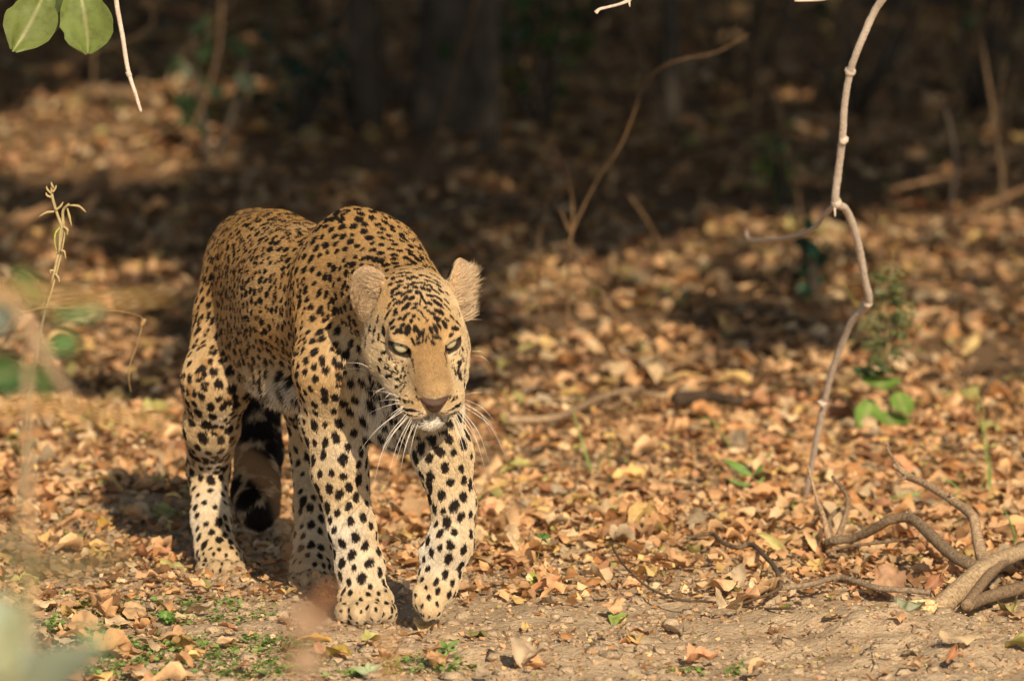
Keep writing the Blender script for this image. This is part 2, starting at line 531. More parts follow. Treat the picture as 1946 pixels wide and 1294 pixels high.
def sdf(X, dmax=.05):
    d = np.full(len(X), 1.0)
    for p in PR:
        m, M_ = bound(p)
        sel = np.where(np.all((X > m - dmax) & (X < M_ + dmax), axis=1))[0]
        if not len(sel): continue
        q = prim_d(p, X[sel]); k = p['k']; c = d[sel]
        if p['t'] == 'cut':
            hh = np.clip(.5 - .5 * (c + q) / k, 0, 1)
            d[sel] = c * (1 - hh) + (-q) * hh + k * hh * (1 - hh)
        else:
            hh = np.clip(.5 + .5 * (q - c) / k, 0, 1)
            d[sel] = q * (1 - hh) + c * hh - k * hh * (1 - hh)
    return d

VOX = .003
bl = np.array([bound(p) for p in PR if p['t'] != 'cut'])
lo = bl[:, 0].min(0) - .012; hi = bl[:, 1].max(0) + .012
B = 8                                      # voxels per block
nb = np.ceil((hi - lo) / (VOX * B)).astype(int)
dim = nb * B + 1
bi = np.stack(np.meshgrid(*[np.arange(k) for k in nb], indexing='ij'), -1).reshape(-1, 3)
bc = lo + (bi + .5) * VOX * B
dc = sdf(bc, .09)
half = VOX * B * .87 + .004
act = bi[np.abs(dc) < half * 1.5]
D = np.full(dim, .02, np.float32)
D.reshape(-1)[:] = .02
# inside blocks must be negative
ins = bi[(dc < 0) & (np.abs(dc) >= half * 1.5)]
for (i, j, k) in ins:
    D[i * B:i * B + B + 1, j * B:j * B + B + 1, k * B:k * B + B + 1] = -.02
loc = np.stack(np.meshgrid(*[np.arange(B + 1)] * 3, indexing='ij'), -1).reshape(-1, 3)
for s in range(0, len(act), 1500):
    a = act[s:s + 1500]
    idx = (a[:, None, :] * B + loc[None]).reshape(-1, 3)
    v = sdf(lo + idx * VOX)
    D[idx[:, 0], idx[:, 1], idx[:, 2]] = v

def surface_nets(D, lo, h):
    S = D < 0
    n0, n1, n2 = D.shape
    c = np.zeros((n0 - 1, n1 - 1, n2 - 1), np.uint8)
    for a in (0, 1):
        for b_ in (0, 1):
            for d in (0, 1):
                c += S[a:n0 - 1 + a, b_:n1 - 1 + b_, d:n2 - 1 + d]
    cell = np.argwhere((c > 0) & (c < 8))
    vid = np.full(c.shape, -1, np.int32)
    vid[cell[:, 0], cell[:, 1], cell[:, 2]] = np.arange(len(cell))
    acc = np.zeros((len(cell), 3)); cnt = np.zeros(len(cell))
    cor = [(a, b_, d) for a in (0, 1) for b_ in (0, 1) for d in (0, 1)]
    val = {q: D[cell[:, 0] + q[0], cell[:, 1] + q[1], cell[:, 2] + q[2]] for q in cor}
    for q in cor:
        for ax in range(3):
            if q[ax] == 0:
                r = list(q); r[ax] = 1; r = tuple(r)
                va, vb = val[q], val[r]
                m = (va < 0) != (vb < 0)
                t = va / (va - vb + 1e-12)
                pt = np.tile(np.array(q, float), (len(cell), 1)); pt[:, ax] = t
                acc[m] += pt[m]; cnt[m] += 1
    V = lo + (cell + acc / np.maximum(cnt, 1)[:, None]) * h
    Fs = []
    for ax in range(3):
        u, v = (ax + 1) % 3, (ax + 2) % 3
        sl0 = [slice(1, -1)] * 3; sl1 = [slice(1, -1)] * 3
        sl0[ax] = slice(0, D.shape[ax] - 1); sl1[ax] = slice(1, D.shape[ax])
        A, Bq = S[tuple(sl0)], S[tuple(sl1)]
        for flip in (False, True):
            e = np.argwhere((A & ~Bq) if not flip else (~A & Bq))
            off = np.ones(3, int); off[ax] = 0
            e = e + off
            def gid(du, dv):
                w = e.copy(); w[:, u] -= du; w[:, v] -= dv
                return vid[w[:, 0], w[:, 1], w[:, 2]]
            quad = np.stack([gid(0, 0), gid(1, 0), gid(1, 1), gid(0, 1)], -1)
            if flip: quad = quad[:, ::-1]
            Fs.append(quad[(quad >= 0).all(1)])
    return V, np.vstack(Fs)

LV, LF = surface_nets(D, lo, VOX)
del D
# light Laplacian relaxation, away from the face
eA = np.vstack([LF[:, [0, 1]], LF[:, [1, 2]], LF[:, [2, 3]], LF[:, [3, 0]]])
deg = np.bincount(eA.ravel(), minlength=len(LV)).astype(float)[:, None]
hl = (LV - HO) @ HM.T
faceM = (np.linalg.norm(hl - [0, .05, 0], axis=1) < .14)[:, None]
for it in range(3):
    S_ = np.zeros_like(LV)
    for ax in range(3):
        S_[:, ax] = np.bincount(eA[:, 0], LV[eA[:, 1], ax], len(LV)) + np.bincount(eA[:, 1], LV[eA[:, 0], ax], len(LV))
    av = S_ / deg
    LV = LV + (av - LV) * np.where(faceM, .25, .6)
# keep the largest connected piece only: drop stray bits by face adjacency count
def vnormals(V, F):
    fn = np.cross(V[F[:, 2]] - V[F[:, 0]], V[F[:, 3]] - V[F[:, 1]])
    N = np.zeros_like(V)
    for k in range(4):
        for ax in range(3):
            N[:, ax] += np.bincount(F[:, k], fn[:, ax], len(V))
    return nrm(N), np.linalg.norm(fn, axis=1) * .5
LN, LA = vnormals(LV, LF)
if np.mean(((LV[LF].mean(1) - sum(LV) / len(LV)) * LN[LF[:, 0]]).sum(1)) < 0:
    LF = LF[:, ::-1]; LN = -LN

# ---- per vertex: blended region values and fur flow
names = list(REG.keys())
acc = np.zeros((len(LV), 6)); fl = np.zeros((len(LV), 3)); wt = np.zeros(len(LV))
reg_id = np.zeros(len(LV), int); best = np.full(len(LV), 1e9)
for p in PR:
    if p['t'] == 'cut': continue
    m, M_ = bound(p)
    sel = np.where(np.all((LV > m - .06) & (LV < M_ + .06), axis=1))[0]
    if not len(sel): continue
    d = prim_d(p, LV[sel])
    sharp = .006 if p['reg'] in ('paw', 'head', 'muzzle', 'chin', 'ear') else .014
    w = np.exp(-np.clip(d + .01, 0, 1) / sharp)
    acc[sel] += w[:, None] * np.array(REG[p['reg']]); fl[sel] += w[:, None] * p['flow']; wt[sel] += w
    bb = d < best[sel]
    best[sel[bb]] = d[bb]; reg_id[sel[bb]] = names.index(p['reg'])
acc /= (wt[:, None] + 1e-12)
fl = nrm(fl + 1e-6)
fl = nrm(fl - LN * (fl * LN).sum(1)[:, None])
# ------------------------------------------------------------------ leopard: coat markings
bvh = BVHTree.FromPolygons([tuple(v) for v in LV], [tuple(f) for f in LF.tolist()])
def hit(px, py):
    d = Vector(ray(px, py)).normalized()
    r = bvh.ray_cast(Vector(CAM), d)
    return (None, None) if r[0] is None else (np.array(r[0]), np.array(r[1]))

S_C, S_R, S_E, S_A, S_K = [], [], [], [], []    # centre, radius (minor), elongation, axis, kind (0 black, 1 brown centre)
FA = [(885,750,60,30,55),(700,290,30,14,0),(810,290,42,22,0),(915,290,35,18,-30),(590,365,38,22,0),(700,365,28,28,70),(770,345,20,12,0),
(835,335,40,14,0),(920,370,35,22,-40),(995,350,35,22,-20),(1095,325,30,20,20),(1170,345,35,18,-20),(1230,310,30,12,-30),(1075,225,28,22,0),
(950,170,45,20,-15),(700,155,50,20,10),(875,100,30,20,10),(540,100,50,18,40),(560,130,45,15,40),(395,90,35,18,50),(285,90,35,18,50),
(790,410,42,22,-5),(665,450,30,20,5),(800,462,35,12,-10),(940,455,42,14,-30),(885,490,28,18,10),(985,425,22,20,0),(1030,430,20,15,0),
(1095,425,30,16,10),(1170,400,32,12,-20),(1210,410,40,12,-25),(1295,410,40,14,-25),(1315,465,32,16,-10),(735,508,45,16,10),(770,575,42,24,25),
(690,560,24,20,0),(930,545,32,26,0),(1000,490,30,22,0),(1105,500,30,24,-40),(1150,465,25,14,0),(1205,470,25,12,-35),(1180,525,30,20,-30),
(1275,540,50,15,-40),(1350,540,38,20,-40),(1430,570,30,14,-40),(845,585,38,13,60),(870,640,38,22,75),(955,640,38,25,55),(1025,560,25,18,80),
(1090,610,60,14,-80),(1200,605,35,22,-10),(1325,645,50,20,-40),(1310,715,70,24,-38),(1205,715,28,22,-50),(745,705,42,18,45),(815,697,30,16,45),
(715,660,22,16,0),(690,615,20,15,0),(655,735,40,13,65),(635,855,60,16,55),(740,805,26,20,70),(735,850,30,20,50),(1010,715,25,18,0),
(990,770,30,18,30),(1050,805,14,12,0),(1140,765,20,12,40),(1180,810,18,16,0),(1330,820,55,32,-15),(1365,850,25,15,-60),(1240,850,28,18,-10),
(1300,915,40,34,0),(868,895,42,18,75),(905,850,25,14,30),(985,880,24,22,90),(795,915,24,20,20),(950,950,26,18,100),(685,970,42,28,55),
(700,1035,32,20,25),(505,925,40,16,70),(580,1070,55,28,80),(395,1060,42,22,80),(465,1090,50,20,75),(320,1115,30,15,75),(345,1225,60,16,75),
(525,1170,40,14,75),(830,1010,30,22,35),(900,1075,62,35,85),(780,1070,40,26,0),(740,1100,30,18,0),(820,1100,25,18,0),(1000,1050,45,18,85),
(1045,1100,40,14,-75),(1060,1150,45,18,65),(1110,1105,35,12,80),(1215,1075,38,20,-75),(1280,1060,60,22,-70),(1325,1020,40,16,-70),
(1400,1000,48,24,-70),(1270,1165,32,20,-10),(1335,1180,25,14,-50),(1240,1240,28,16,-50),(1050,1250,22,18,0),(980,1230,35,12,-60),
(1110,1200,40,10,85),(1155,1200,40,10,85),(1185,1170,30,8,-80),(1500,900,30,20,-60),(1545,1040,45,30,20),(1590,980,40,18,-40),
(1585,840,40,14,-40),(1680,1020,40,26,90),(1430,935,25,14,-30),(1430,760,45,14,-45),(1425,680,40,12,-40),(1720,1170,60,12,85),
(1070,680,60,9,85),(1130,680,35,12,-75),(1090,840,40,10,-70),(1130,900,40,9,-60),(1050,920,30,9,-60),(1170,950,25,9,50),
(1325,370,60,10,-70),(1390,320,40,14,-80),(1420,370,30,14,60),(1270,325,20,14,40),(450,1230,20,16,0),(270,1150,30,9,80),(235,1120,25,9,80),
(360,1000,25,9,50),(1640,900,40,14,-50),(1490,1130,30,16,40),(280,1220,50,9,85),(1010,240,40,12,-10),(840,240,40,12,5),(740,220,40,14,-5),(1130,170,30,12,-30)]
FB = [(65,310,30,18,40),(40,390,30,25,0),(120,370,30,12,60),(25,490,45,20,-45),(130,485,16,14,0),(90,470,25,14,-70),(205,490,20,9,30),
(120,585,34,20,0),(165,570,20,25,90),(180,530,20,15,-40),(225,525,22,10,65),(280,490,28,14,50),(260,570,22,10,70),(295,570,25,10,65),
(335,525,22,9,65),(215,600,20,12,50),(260,655,28,11,45),(305,640,20,9,45),(210,690,22,16,0),(290,685,24,12,45),(255,725,16,12,40),
(420,705,20,13,110),(245,820,26,14,-75),(300,845,26,16,-40),(345,845,16,14,-60),(385,855,14,10,-60),(310,780,16,8,-10),
(250,915,30,13,-20),(310,935,32,15,-10),(375,940,38,14,0),(440,950,40,7,-5),(480,970,35,6,-20),(340,985,60,10,-5),(420,998,45,9,0),
(840,905,45,14,25),(890,880,30,16,25),(780,935,40,8,20),(720,960,35,6,25),(810,970,45,10,8),(850,965,20,10,0),
(860,800,22,14,70),(825,815,25,12,60),(800,835,15,8,60),(865,740,10,9,0),(920,380,35,15,-70),(888,425,24,22,0),(855,300,20,8,35),
(900,290,40,8,60),(930,280,40,10,65),(985,200,60,12,85),(970,300,45,10,75),(960,410,30,12,60),(880,480,30,12,60),(890,560,55,20,-80),
(840,520,40,10,-70),(935,520,25,10,80),(940,670,60,20,80),(965,790,30,12,80),(20,130,30,12,70),
(325,265,44,22,-62),(362,340,50,12,-65),(392,420,55,8,-80),(404,490,30,6,-80),(742,270,42,14,85),(745,370,60,8,-88),(752,440,30,7,-80),
(540,1055,62,8,24),(470,1085,40,7,10),(668,1045,45,8,-35),(730,1070,30,7,-15),(440,805,34,9,-60),(785,800,30,8,62),
(70,195,40,8,-12),(430,1225,50,18,0),(580,1222,60,26,8),(720,1165,60,20,15),(790,1030,28,20,-60),(960,880,20,10,60)]
rr_ = np.random.default_rng(3)
for k in range(120):                      # fine stipple of the cheeks below the eyes
    x, y = rr_.uniform(100, 350), rr_.uniform(290, 640)
    if x > 250 + (y - 300) * .4 + 40 or y < 300 + (x - 100) * .35: continue
    FB.append((x, y, rr_.uniform(7, 12), rr_.uniform(5, 7.2), rr_.uniform(40, 80))) if k % 5 < 4 else None
for k in range(50):
    x, y = rr_.uniform(790, 960), rr_.uniform(300, 640)
    FB.append((x, y, rr_.uniform(8, 15), rr_.uniform(5, 7), rr_.uniform(30, 75)))
for lst, ox, oy, sc_ in ((FA, 650, 480, 7.19), (FB, 720, 620, 5.88)):
    for (x, y, a, b_, ang) in lst:
        px, py = ox + x / sc_, oy + y / sc_
        c, nn = hit(px, py)
        if c is None or np.linalg.norm(c - HO) > .3: continue
        an = math.radians(ang)
        dpx = np.array([math.cos(an), -math.sin(an)]) * a / sc_
        d1 = ray(px + dpx[0], py + dpx[1]); d0 = ray(px, py)
        dist = np.linalg.norm(c - CAM)
        v = (d1 - d0) * dist
        # bring the image direction onto the skin
        vv = np.linalg.norm(v)
        ax_ = nrm(v - nn * np.dot(v, nn))
        S_C.append(c); S_R.append(b_ / sc_ / 1175.0 * (1.12 if oy > 600 else 1.40) + (.0006 if b_ / sc_ > 1.6 else .0001)); S_E.append(max(a / b_, .8)); S_A.append(ax_); S_K.append(0)
nman = len(S_C)
headlike = np.isin(reg_id, [names.index(q) for q in ('head', 'cheek', 'muzzle', 'chin', 'ear')])
view = nrm(CAM - LV)
facing = (LN * view).sum(1) > .12
nospot = (headlike & facing & (np.linalg.norm(LV - HO, axis=1) < .26)) | np.isin(reg_id, [names.index('ear'), names.index('muzzle'), names.index('chin')])
order = RNG.permutation(np.where(~nospot)[0])
grid = {}
CELL = .03
cnt_ = 0
spn = acc[:, 1] * (1 + .12 * vnoise(LV[:, 0] * 25, LV[:, 1] * 25, LV[:, 2] * 25, 5))
for vi in order[:60000]:
    p = LV[vi]; s = spn[vi]
    if s > .06: continue
    key = (int(p[0] // CELL), int(p[1] // CELL), int(p[2] // CELL))
    ok = True
    for dx in (-1, 0, 1):
        for dy in (-1, 0, 1):
            for dz in (-1, 0, 1):
                for (q, sq, nq) in grid.get((key[0] + dx, key[1] + dy, key[2] + dz), ()):
                    if (p[0] - q[0]) ** 2 + (p[1] - q[1]) ** 2 + (p[2] - q[2]) ** 2 < (.5 * (s + sq)) ** 2 and nq @ LN[vi] > -.2:
                        ok = False; break
                if not ok: break
            if not ok: break
        if not ok: break
    if not ok: continue
    grid.setdefault(key, []).append((p, s, LN[vi]))
    r = acc[vi, 2] * RNG.uniform(.72, 1.22)
    fdir = fl[vi]
    sd = np.cross(LN[vi], fdir); a_ = RNG.normal(0, .35)
    ax_ = fdir * math.cos(a_) + sd * math.sin(a_)
    rn = names[reg_id[vi]]
    if rn in ('thigh', 'flank', 'back', 'shoulder', 'withers', 'shank') and RNG.random() < (.34 if rn == 'thigh' else .3):
        # rosette: two to four blotches round a darker tan centre
        k = RNG.integers(2, 4); ph = RNG.uniform(0, 6.28)
        for q in range(k):
            th = ph + q * 2 * math.pi / (k + .6)
            off = (fdir * math.cos(th) + sd * math.sin(th)) * r * .95
            S_C.append(p + off); S_R.append(r * RNG.uniform(.55, .75)); S_E.append(RNG.uniform(1, 1.5))
            S_A.append(nrm(-fdir * math.sin(th) + sd * math.cos(th))); S_K.append(0)
        S_C.append(p); S_R.append(r * 1.0); S_E.append(1.0); S_A.append(ax_); S_K.append(1)
    else:
        S_C.append(p); S_R.append(r); S_E.append(acc[vi, 5] * RNG.uniform(.85, 1.2)); S_A.append(nrm(ax_)); S_K.append(0)
S_C, S_R, S_E, S_A, S_K = map(np.array, (S_C, S_R, S_E, S_A, S_K))
kd = KDTree(len(S_C))
for i, c in enumerate(S_C): kd.insert(c, i)
kd.balance()
print('spots', nman, len(S_C))

def spotfield(X):
    """1 where the coat is black, and 0..1 tan-centre value"""
    n_ = len(X); K = 8
    idx = np.zeros((n_, K), int)
    for i, x in enumerate(X.tolist()):
        idx[i] = [r[1] for r in kd.find_n(x, K)]
    wob = .20 * vnoise(X[:, 0] * 420, X[:, 1] * 420, X[:, 2] * 420, 8) + .22 * vnoise(X[:, 0] * 170, X[:, 1] * 170, X[:, 2] * 170, 9)
    blk = np.zeros(n_); brn = np.zeros(n_)
    for k in range(K):
        j = idx[:, k]
        o = X - S_C[j]
        al = (o * S_A[j]).sum(1)
        pe = np.sqrt(np.maximum((o ** 2).sum(1) - al ** 2, 0))
        man = j < nman
        d = np.sqrt((al / (S_R[j] * S_E[j])) ** 2 + (pe / S_R[j]) ** 2) + wob * np.where(man, .55, 1)
        v = 1 - sstep(.86, 1.12, d)
        blk = np.where(S_K[j] == 0, np.maximum(blk, v), blk)
        brn = np.where(S_K[j] == 1, np.maximum(brn, 1 - sstep(.8, 1.5, d)), brn)
    return blk, brn

TAN = np.array([.48, .282, .100]); TAN2 = np.array([.33, .17, .055]); CREAM = np.array([.62, .478, .292]); WHITE = np.array([.76, .70, .60])
BLACK = np.array([.016, .011, .009])
def coat(X, N_, white, rid):
    """base colour, spots applied"""
    blk, brn = spotfield(X)
    w = np.clip(white + .18 * vnoise(X[:, 0] * 14, X[:, 1] * 14, X[:, 2] * 14, 12) * (white * (1 - white) * 4 + .15), 0, 1)
    w = np.clip(w + sstep(-.35, -.9, N_[:, 2]) * .5, 0, 1)
    # inner sides of the legs and the underside run to cream
    c = TAN + (CREAM - TAN) * sstep(0, .6, w)[:, None]
    c = c + (WHITE - c) * sstep(.6, 1., w)[:, None]
    c = c + (TAN2 - c) * (brn * (1 - w * .6) * .85)[:, None]
    q = (X - HO) @ HM.T
    x, f, u = np.abs(q[:, 0]), q[:, 1], q[:, 2]
    hd = np.isin(rid, [names.index(k) for k in ('head', 'cheek', 'muzzle', 'chin')])
    lit = lambda cond: np.clip(cond, 0, 1)
    # brown, unspotted bridge of the nose
    bw = .0185 + .15 * np.clip(f - .075, 0, .09)
    br = hd * sstep(1.45, .75, x / bw) * sstep(.072, .088, f) * sstep(-.024, -.008, u - (.138 - f) * .12) * sstep(.168, .150, f)
    c = c + (np.array([.34, .215, .100]) - c) * br[:, None] * .68
    # pale lips, chin, eye streaks
    lp = hd * sstep(.095, .115, f) * sstep(-.028, -.040, u)
    c = c + (np.array([.74, .60, .42]) - c) * lp[:, None] * .75
    ch = hd * sstep(-.060, -.068, u) * sstep(.045, .02, x) * sstep(.07, .09, f)
    c = c + (WHITE - c) * ch[:, None]
    for (e, g, ax, au) in EYE:
        o = X - e; ex = o @ ax; eu = o @ au; eg = o @ g
        dd = np.sqrt((ex / .0187) ** 2 + ((eu + .0008) / .0110) ** 2)
        fr = (eg > .002) & (np.linalg.norm(o, axis=1) < .04)
        pale = fr * sstep(.55, .0, np.abs(eu + .0125) / .012 - .25) * sstep(.030, .018, np.abs(ex))
        c = c + (np.array([.78, .62, .42]) - c) * pale[:, None] * .85
        up = fr * sstep(.6, .0, np.abs(eu - .016) / .010 - .25) * sstep(.026, .014, np.abs(ex))
        c = c + (np.array([.66, .48, .27]) - c) * up[:, None] * .6
        blk = blk * (1 - pale * .9)
        rim = fr * sstep(1.28, 1.12, dd)
        blk = np.maximum(blk, rim * .96)
    # dust on the toes
    dz = sstep(.062, .018, X[:, 2]) * (rid == names.index('paw')) * (.55 + .3 * vnoise(X[:, 0] * 50, X[:, 1] * 50, X[:, 2] * 50, 14))
    c = c + (np.array([.47, .36, .235]) - c) * np.clip(dz, 0, .85)[:, None]
    # ears: pale fleece inside, shade painted into the cup's middle, black backs
    er = rid == names.index('ear')
    if er.any():
        for E in EARS:
            o = X - E['c']; M = E['M']
            near = er & (np.linalg.norm(o, axis=1) < .09)
            side, nor, up_ = o @ M[0], o @ M[1], o @ M[2]
            Nn = N_ @ M[1]
            back = near & (Nn < -.25)
            blk = np.where(back, sstep(-.25, -.6, Nn) * sstep(-.02, .005, up_) * sstep(.05, .035, up_), blk)
            inn = near & (Nn > -.1)
            c[inn] = np.array([.58, .40, .23]) + (np.array([.50, .36, .24]) - np.array([.58, .40, .23])) * sstep(.024, .0, np.abs(side[inn]))[:, None]
            blk = np.where(inn, blk * .15, blk)
    c = c * (1 + .10 * vnoise(X[:, 0] * 60, X[:, 1] * 60, X[:, 2] * 60, 2))[:, None]
    return c * (1 - blk[:, None]) + BLACK * blk[:, None], blk

vcol, vblk = coat(LV, LN, acc[:, 0], reg_id)

fur_m, n, b = new_mat('coat_skin')
a_ = attr(n, 'col')
n.links.new(a_.outputs['Color'], b.inputs['Base Color'])
b.inputs['Roughness'].default_value = .8
b.inputs['Specular IOR Level'].default_value = .12
hair_m, n, b = new_mat('coat_hair')
a_ = attr(n, 'hcol')
n.links.new(a_.outputs['Color'], b.inputs['Base Color'])
b.inputs['Roughness'].default_value = .55
b.inputs['Specular IOR Level'].default_value = .22

LEO = empty('leopard', (float(P(640, 1100, .3)[0]), .3, 0.0))
tag(LEO, 'spotted leopard walking towards the camera with its head lowered and one forepaw lifted', 'leopard')
body_me = np_mesh('body', LV, LF, fur_m, True, {'col': ('FLOAT_COLOR', 'POINT', vcol)})
body = link('body', body_me, LEO)

# ------------------------------------------------------------------ leopard: fur
NH = 520000
camf = (LN * view).sum(1)
fN = camf[LF].mean(1)
fA = LA if len(LA) == len(LF) else np.ones(len(LF))
hid = np.where(fN < -.35, .25, 1.0)
fq = hid * fA
isface = faceM[:, 0][LF].mean(1)
iser = (reg_id[LF[:, 0]] == names.index('ear'))
fq = fq * (1 + 1.6 * isface + .4 * iser)
fi = RNG.choice(len(LF), NH, p=fq / fq.sum())
r1, r2 = RNG.random((2, NH))
q0 = LF[fi]
w4 = np.stack([(1 - r1) * (1 - r2), r1 * (1 - r2), r1 * r2, (1 - r1) * r2], 1)
Xh = (LV[q0] * w4[..., None]).sum(1)
Nh = nrm((LN[q0] * w4[..., None]).sum(1))
Fh = nrm((fl[q0] * w4[..., None]).sum(1))
ah = (acc[q0] * w4[..., None]).sum(1)
rh = reg_id[q0[:, 0]]
# eyes stay clear of hair
keep = np.ones(NH, bool)
for (e, g, ax, au) in EYE:
    o = Xh - e; ex, eu, eg = o @ ax, o @ au, o @ g
    keep &= ~((np.sqrt((ex / .0196) ** 2 + ((eu + .0008) / .0116) ** 2) < 1.02) & (eg > 0) & (np.linalg.norm(o, axis=1) < .04))
o = (Xh - HO) @ HM.T
keep &= ~((np.abs(o[:, 0]) < .0275 - .55 * np.clip(-.014 - o[:, 2], 0, 1)) & (o[:, 1] > .138) & (o[:, 2] > -.050) & (o[:, 2] < -.010))   # nose leather
Xh, Nh, Fh, ah, rh = Xh[keep], Nh[keep], Fh[keep], ah[keep], rh[keep]
NHk = len(Xh)
L = ah[:, 3] * RNG.uniform(.65, 1.25, NHk)
lift = ah[:, 4]
q = (Xh - HO) @ HM.T
fc = (np.abs(q[:, 0]) < .05) & (q[:, 1] > .04) & (q[:, 2] > -.06) & (np.linalg.norm(q, axis=1) < .22)
L = np.where(fc, np.minimum(L, .0050), L)
for (e, g, ax, au) in EYE:
    de = np.linalg.norm(Xh - e, axis=1)
    L = np.where(de < .034, np.minimum(L, .0018 + .10 * np.maximum(de - .018, 0)), L)
jit = RNG.normal(0, .11, (NHk, 3))
cl = np.stack([vnoise(Xh[:, 0] * 90, Xh[:, 1] * 90, Xh[:, 2] * 90, 40 + k) for k in range(3)], 1) * .15
side_amt = 1 + 1.2 * (ah[:, 0] > .8)
dirv = nrm(Fh + Nh * lift[:, None] + jit * side_amt[:, None] + cl)
# ears: fleece sweeps across the cup and off its outer rim
for ei, E in enumerate(EARS):
    M = E['M']; oo = Xh - E['c']; near = (rh == names.index('ear')) & (np.linalg.norm(oo, axis=1) < .09)
    Nn = Nh @ M[1]; sd_, up_ = oo @ M[0], oo @ M[2]
    inn = near & (Nn > -.15)
    out = -1 if ei == 0 else 1
    long_ = inn & (RNG.random(NHk) < .5)
    sgn = np.where(sd_ > 0, 1, -1)
    v = nrm(M[2][None] * .55 + M[0][None] * (out * .75) + M[1][None] * .55 + RNG.normal(0, .28, (NHk, 3)))
    if ei == 0:
        v = nrm(M[2][None] * .45 + M[0][None] * (-sgn[:, None] * .75) + M[1][None] * .4 + RNG.normal(0, .28, (NHk, 3)))
    dirv = np.where(long_[:, None], v, dirv)
    L = np.where(long_, RNG.uniform(.012, .032, NHk) * sstep(.055, .02, up_), L)
    L = np.where(near & ~long_, RNG.uniform(.003, .007, NHk), L)
L = np.maximum(L, .0015)
hc, hb = coat(Xh, Nh, ah[:, 0], rh)
lerp_ = np.zeros(NHk)
lerp_[(rh == names.index('ear')) & (L > .011)] = .35
hc = hc + (np.array([.72, .58, .40]) - hc) * lerp_[:, None]
hc = hc * RNG.uniform(.70, 1.25, NHk)[:, None]
L = L * np.where(hb > .5, .9, 1)
rad = np.where(fc, .00026, .00036) * RNG.uniform(.7, 1.2, NHk)
droop = np.array([0, 0, -1.0])
p0 = Xh - Nh * .0006
p1 = Xh + dirv * (L * .38)[:, None] + Nh * (L * .10)[:, None]
p2 = p1 + nrm(dirv + Fh * .25 - Nh * .18) * (L * .34)[:, None]
p3 = p2 + nrm(dirv + Fh * .35 - Nh * .30 + droop * .12) * (L * .30)[:, None]
PH = np.stack([p0, p1, p2, p3], 1).reshape(-1, 3).astype(np.float32)
hcu = bpy.data.hair_curves.new('fur')
hcu.add_curves([4] * NHk)
hcu.position_data.foreach_set('vector', PH.ravel())
ra = hcu.attributes.new('radius', 'FLOAT', 'POINT') if 'radius' not in hcu.attributes else hcu.attributes['radius']
ra.data.foreach_set('value', (rad[:, None] * np.array([1, .95, .7, .12])).astype(np.float32).ravel())
ca = hcu.attributes.new('hcol', 'FLOAT_COLOR', 'CURVE')
h4 = np.ones((NHk, 4), np.float32); h4[:, :3] = hc
ca.data.foreach_set('color', h4.ravel())
hcu.materials.append(hair_m)
fur = bpy.data.objects.new('fur', hcu)
COL.objects.link(fur)
fur.parent = LEO
fur.matrix_parent_inverse = Matrix.Translation(LEO.location).inverted()
fur['kind'] = 'stuff'
del PH

# ------------------------------------------------------------------ leopard: eyes, nose, whiskers
em, n, b = new_mat('eye_iris')
tc = n.nodes.new('ShaderNodeTexCoord')
sp_ = n.nodes.new('ShaderNodeSeparateXYZ'); n.links.new(tc.outputs['Object'], sp_.inputs[0])
cmb = n.nodes.new('ShaderNodeCombineXYZ'); n.links.new(sp_.outputs[0], cmb.inputs[0]); n.links.new(sp_.outputs[2], cmb.inputs[1])
ln = n.nodes.new('ShaderNodeVectorMath'); ln.operation = 'LENGTH'; n.links.new(cmb.outputs[0], ln.inputs[0])
mr = n.nodes.new('ShaderNodeMapRange'); mr.inputs[1].default_value = 0; mr.inputs[2].default_value = .016; n.links.new(ln.outputs['Value'], mr.inputs[0])
rp = ramp(n, mr.outputs[0], [(0.0, (.006, .005, .004)), (.14, (.008, .006, .004)), (.18, (.34, .32, .18)), (.45, (.50, .45, .29)), (.68, (.44, .38, .24)), (.78, (.05, .035, .02)), (.9, (.02, .014, .01))])
nz = add_noise(n, 900, 3, .6)
rc = mixc(n, .35, rp.outputs[0], ramp(n, nz.outputs[0], [(.3, (.55, .55, .55)), (.7, (1.3, 1.3, 1.2))]).outputs[0], 'MULTIPLY')
n.links.new(rc, b.inputs['Base Color'])
b.inputs['Roughness'].default_value = .12
b.inputs['Coat Weight'].default_value = .8
b.inputs['Coat Roughness'].default_value = .04
def uvsphere(r, nu=28, nv=18):
    V, F = [], []
    for i in range(nv + 1):
        t = math.pi * i / nv
        for j in range(nu):
            p = 2 * math.pi * j / nu
            V.append((r * math.sin(t) * math.cos(p), r * math.cos(t), r * math.sin(t) * math.sin(p)))
    for i in range(nv):
        for j in range(nu):
            F.append((i * nu + j, i * nu + (j + 1) % nu, (i + 1) * nu + (j + 1) % nu, (i + 1) * nu + j))
    return np.array(V), np.array(F)
for (e, g, ax, au) in EYE:
    V, F = uvsphere(.0182)
    me = np_mesh('eye', V, F, em)
    o = bpy.data.objects.new('eye', me); COL.objects.link(o); o.parent = LEO
    gaze = nrm(nrm(CAM - e) * .8 + g * .2 + HU * .10)
    zx = nrm(np.cross(gaze, au)); zu = np.cross(zx, gaze)
    R = Matrix(((zx[0], gaze[0], zu[0]), (zx[1], gaze[1], zu[1]), (zx[2], gaze[2], zu[2]))).to_4x4()
    o.matrix_local = Matrix.Translation(Vector(e + g * .0006) - LEO.location) @ R
nm, n, b = new_mat('nose_leather')
t = add_noise(n, 700, 3, .6)
n.links.new(ramp(n, t.outputs[0], [(.3, (.045, .025, .018)), (.7, (.11, .062, .042))]).outputs[0], b.inputs['Base Color'])
b.inputs['Roughness'].default_value = .6
b.inputs['Specular IOR Level'].default_value = .3
bumpn(n, b, t.outputs[0], .6, .0008)
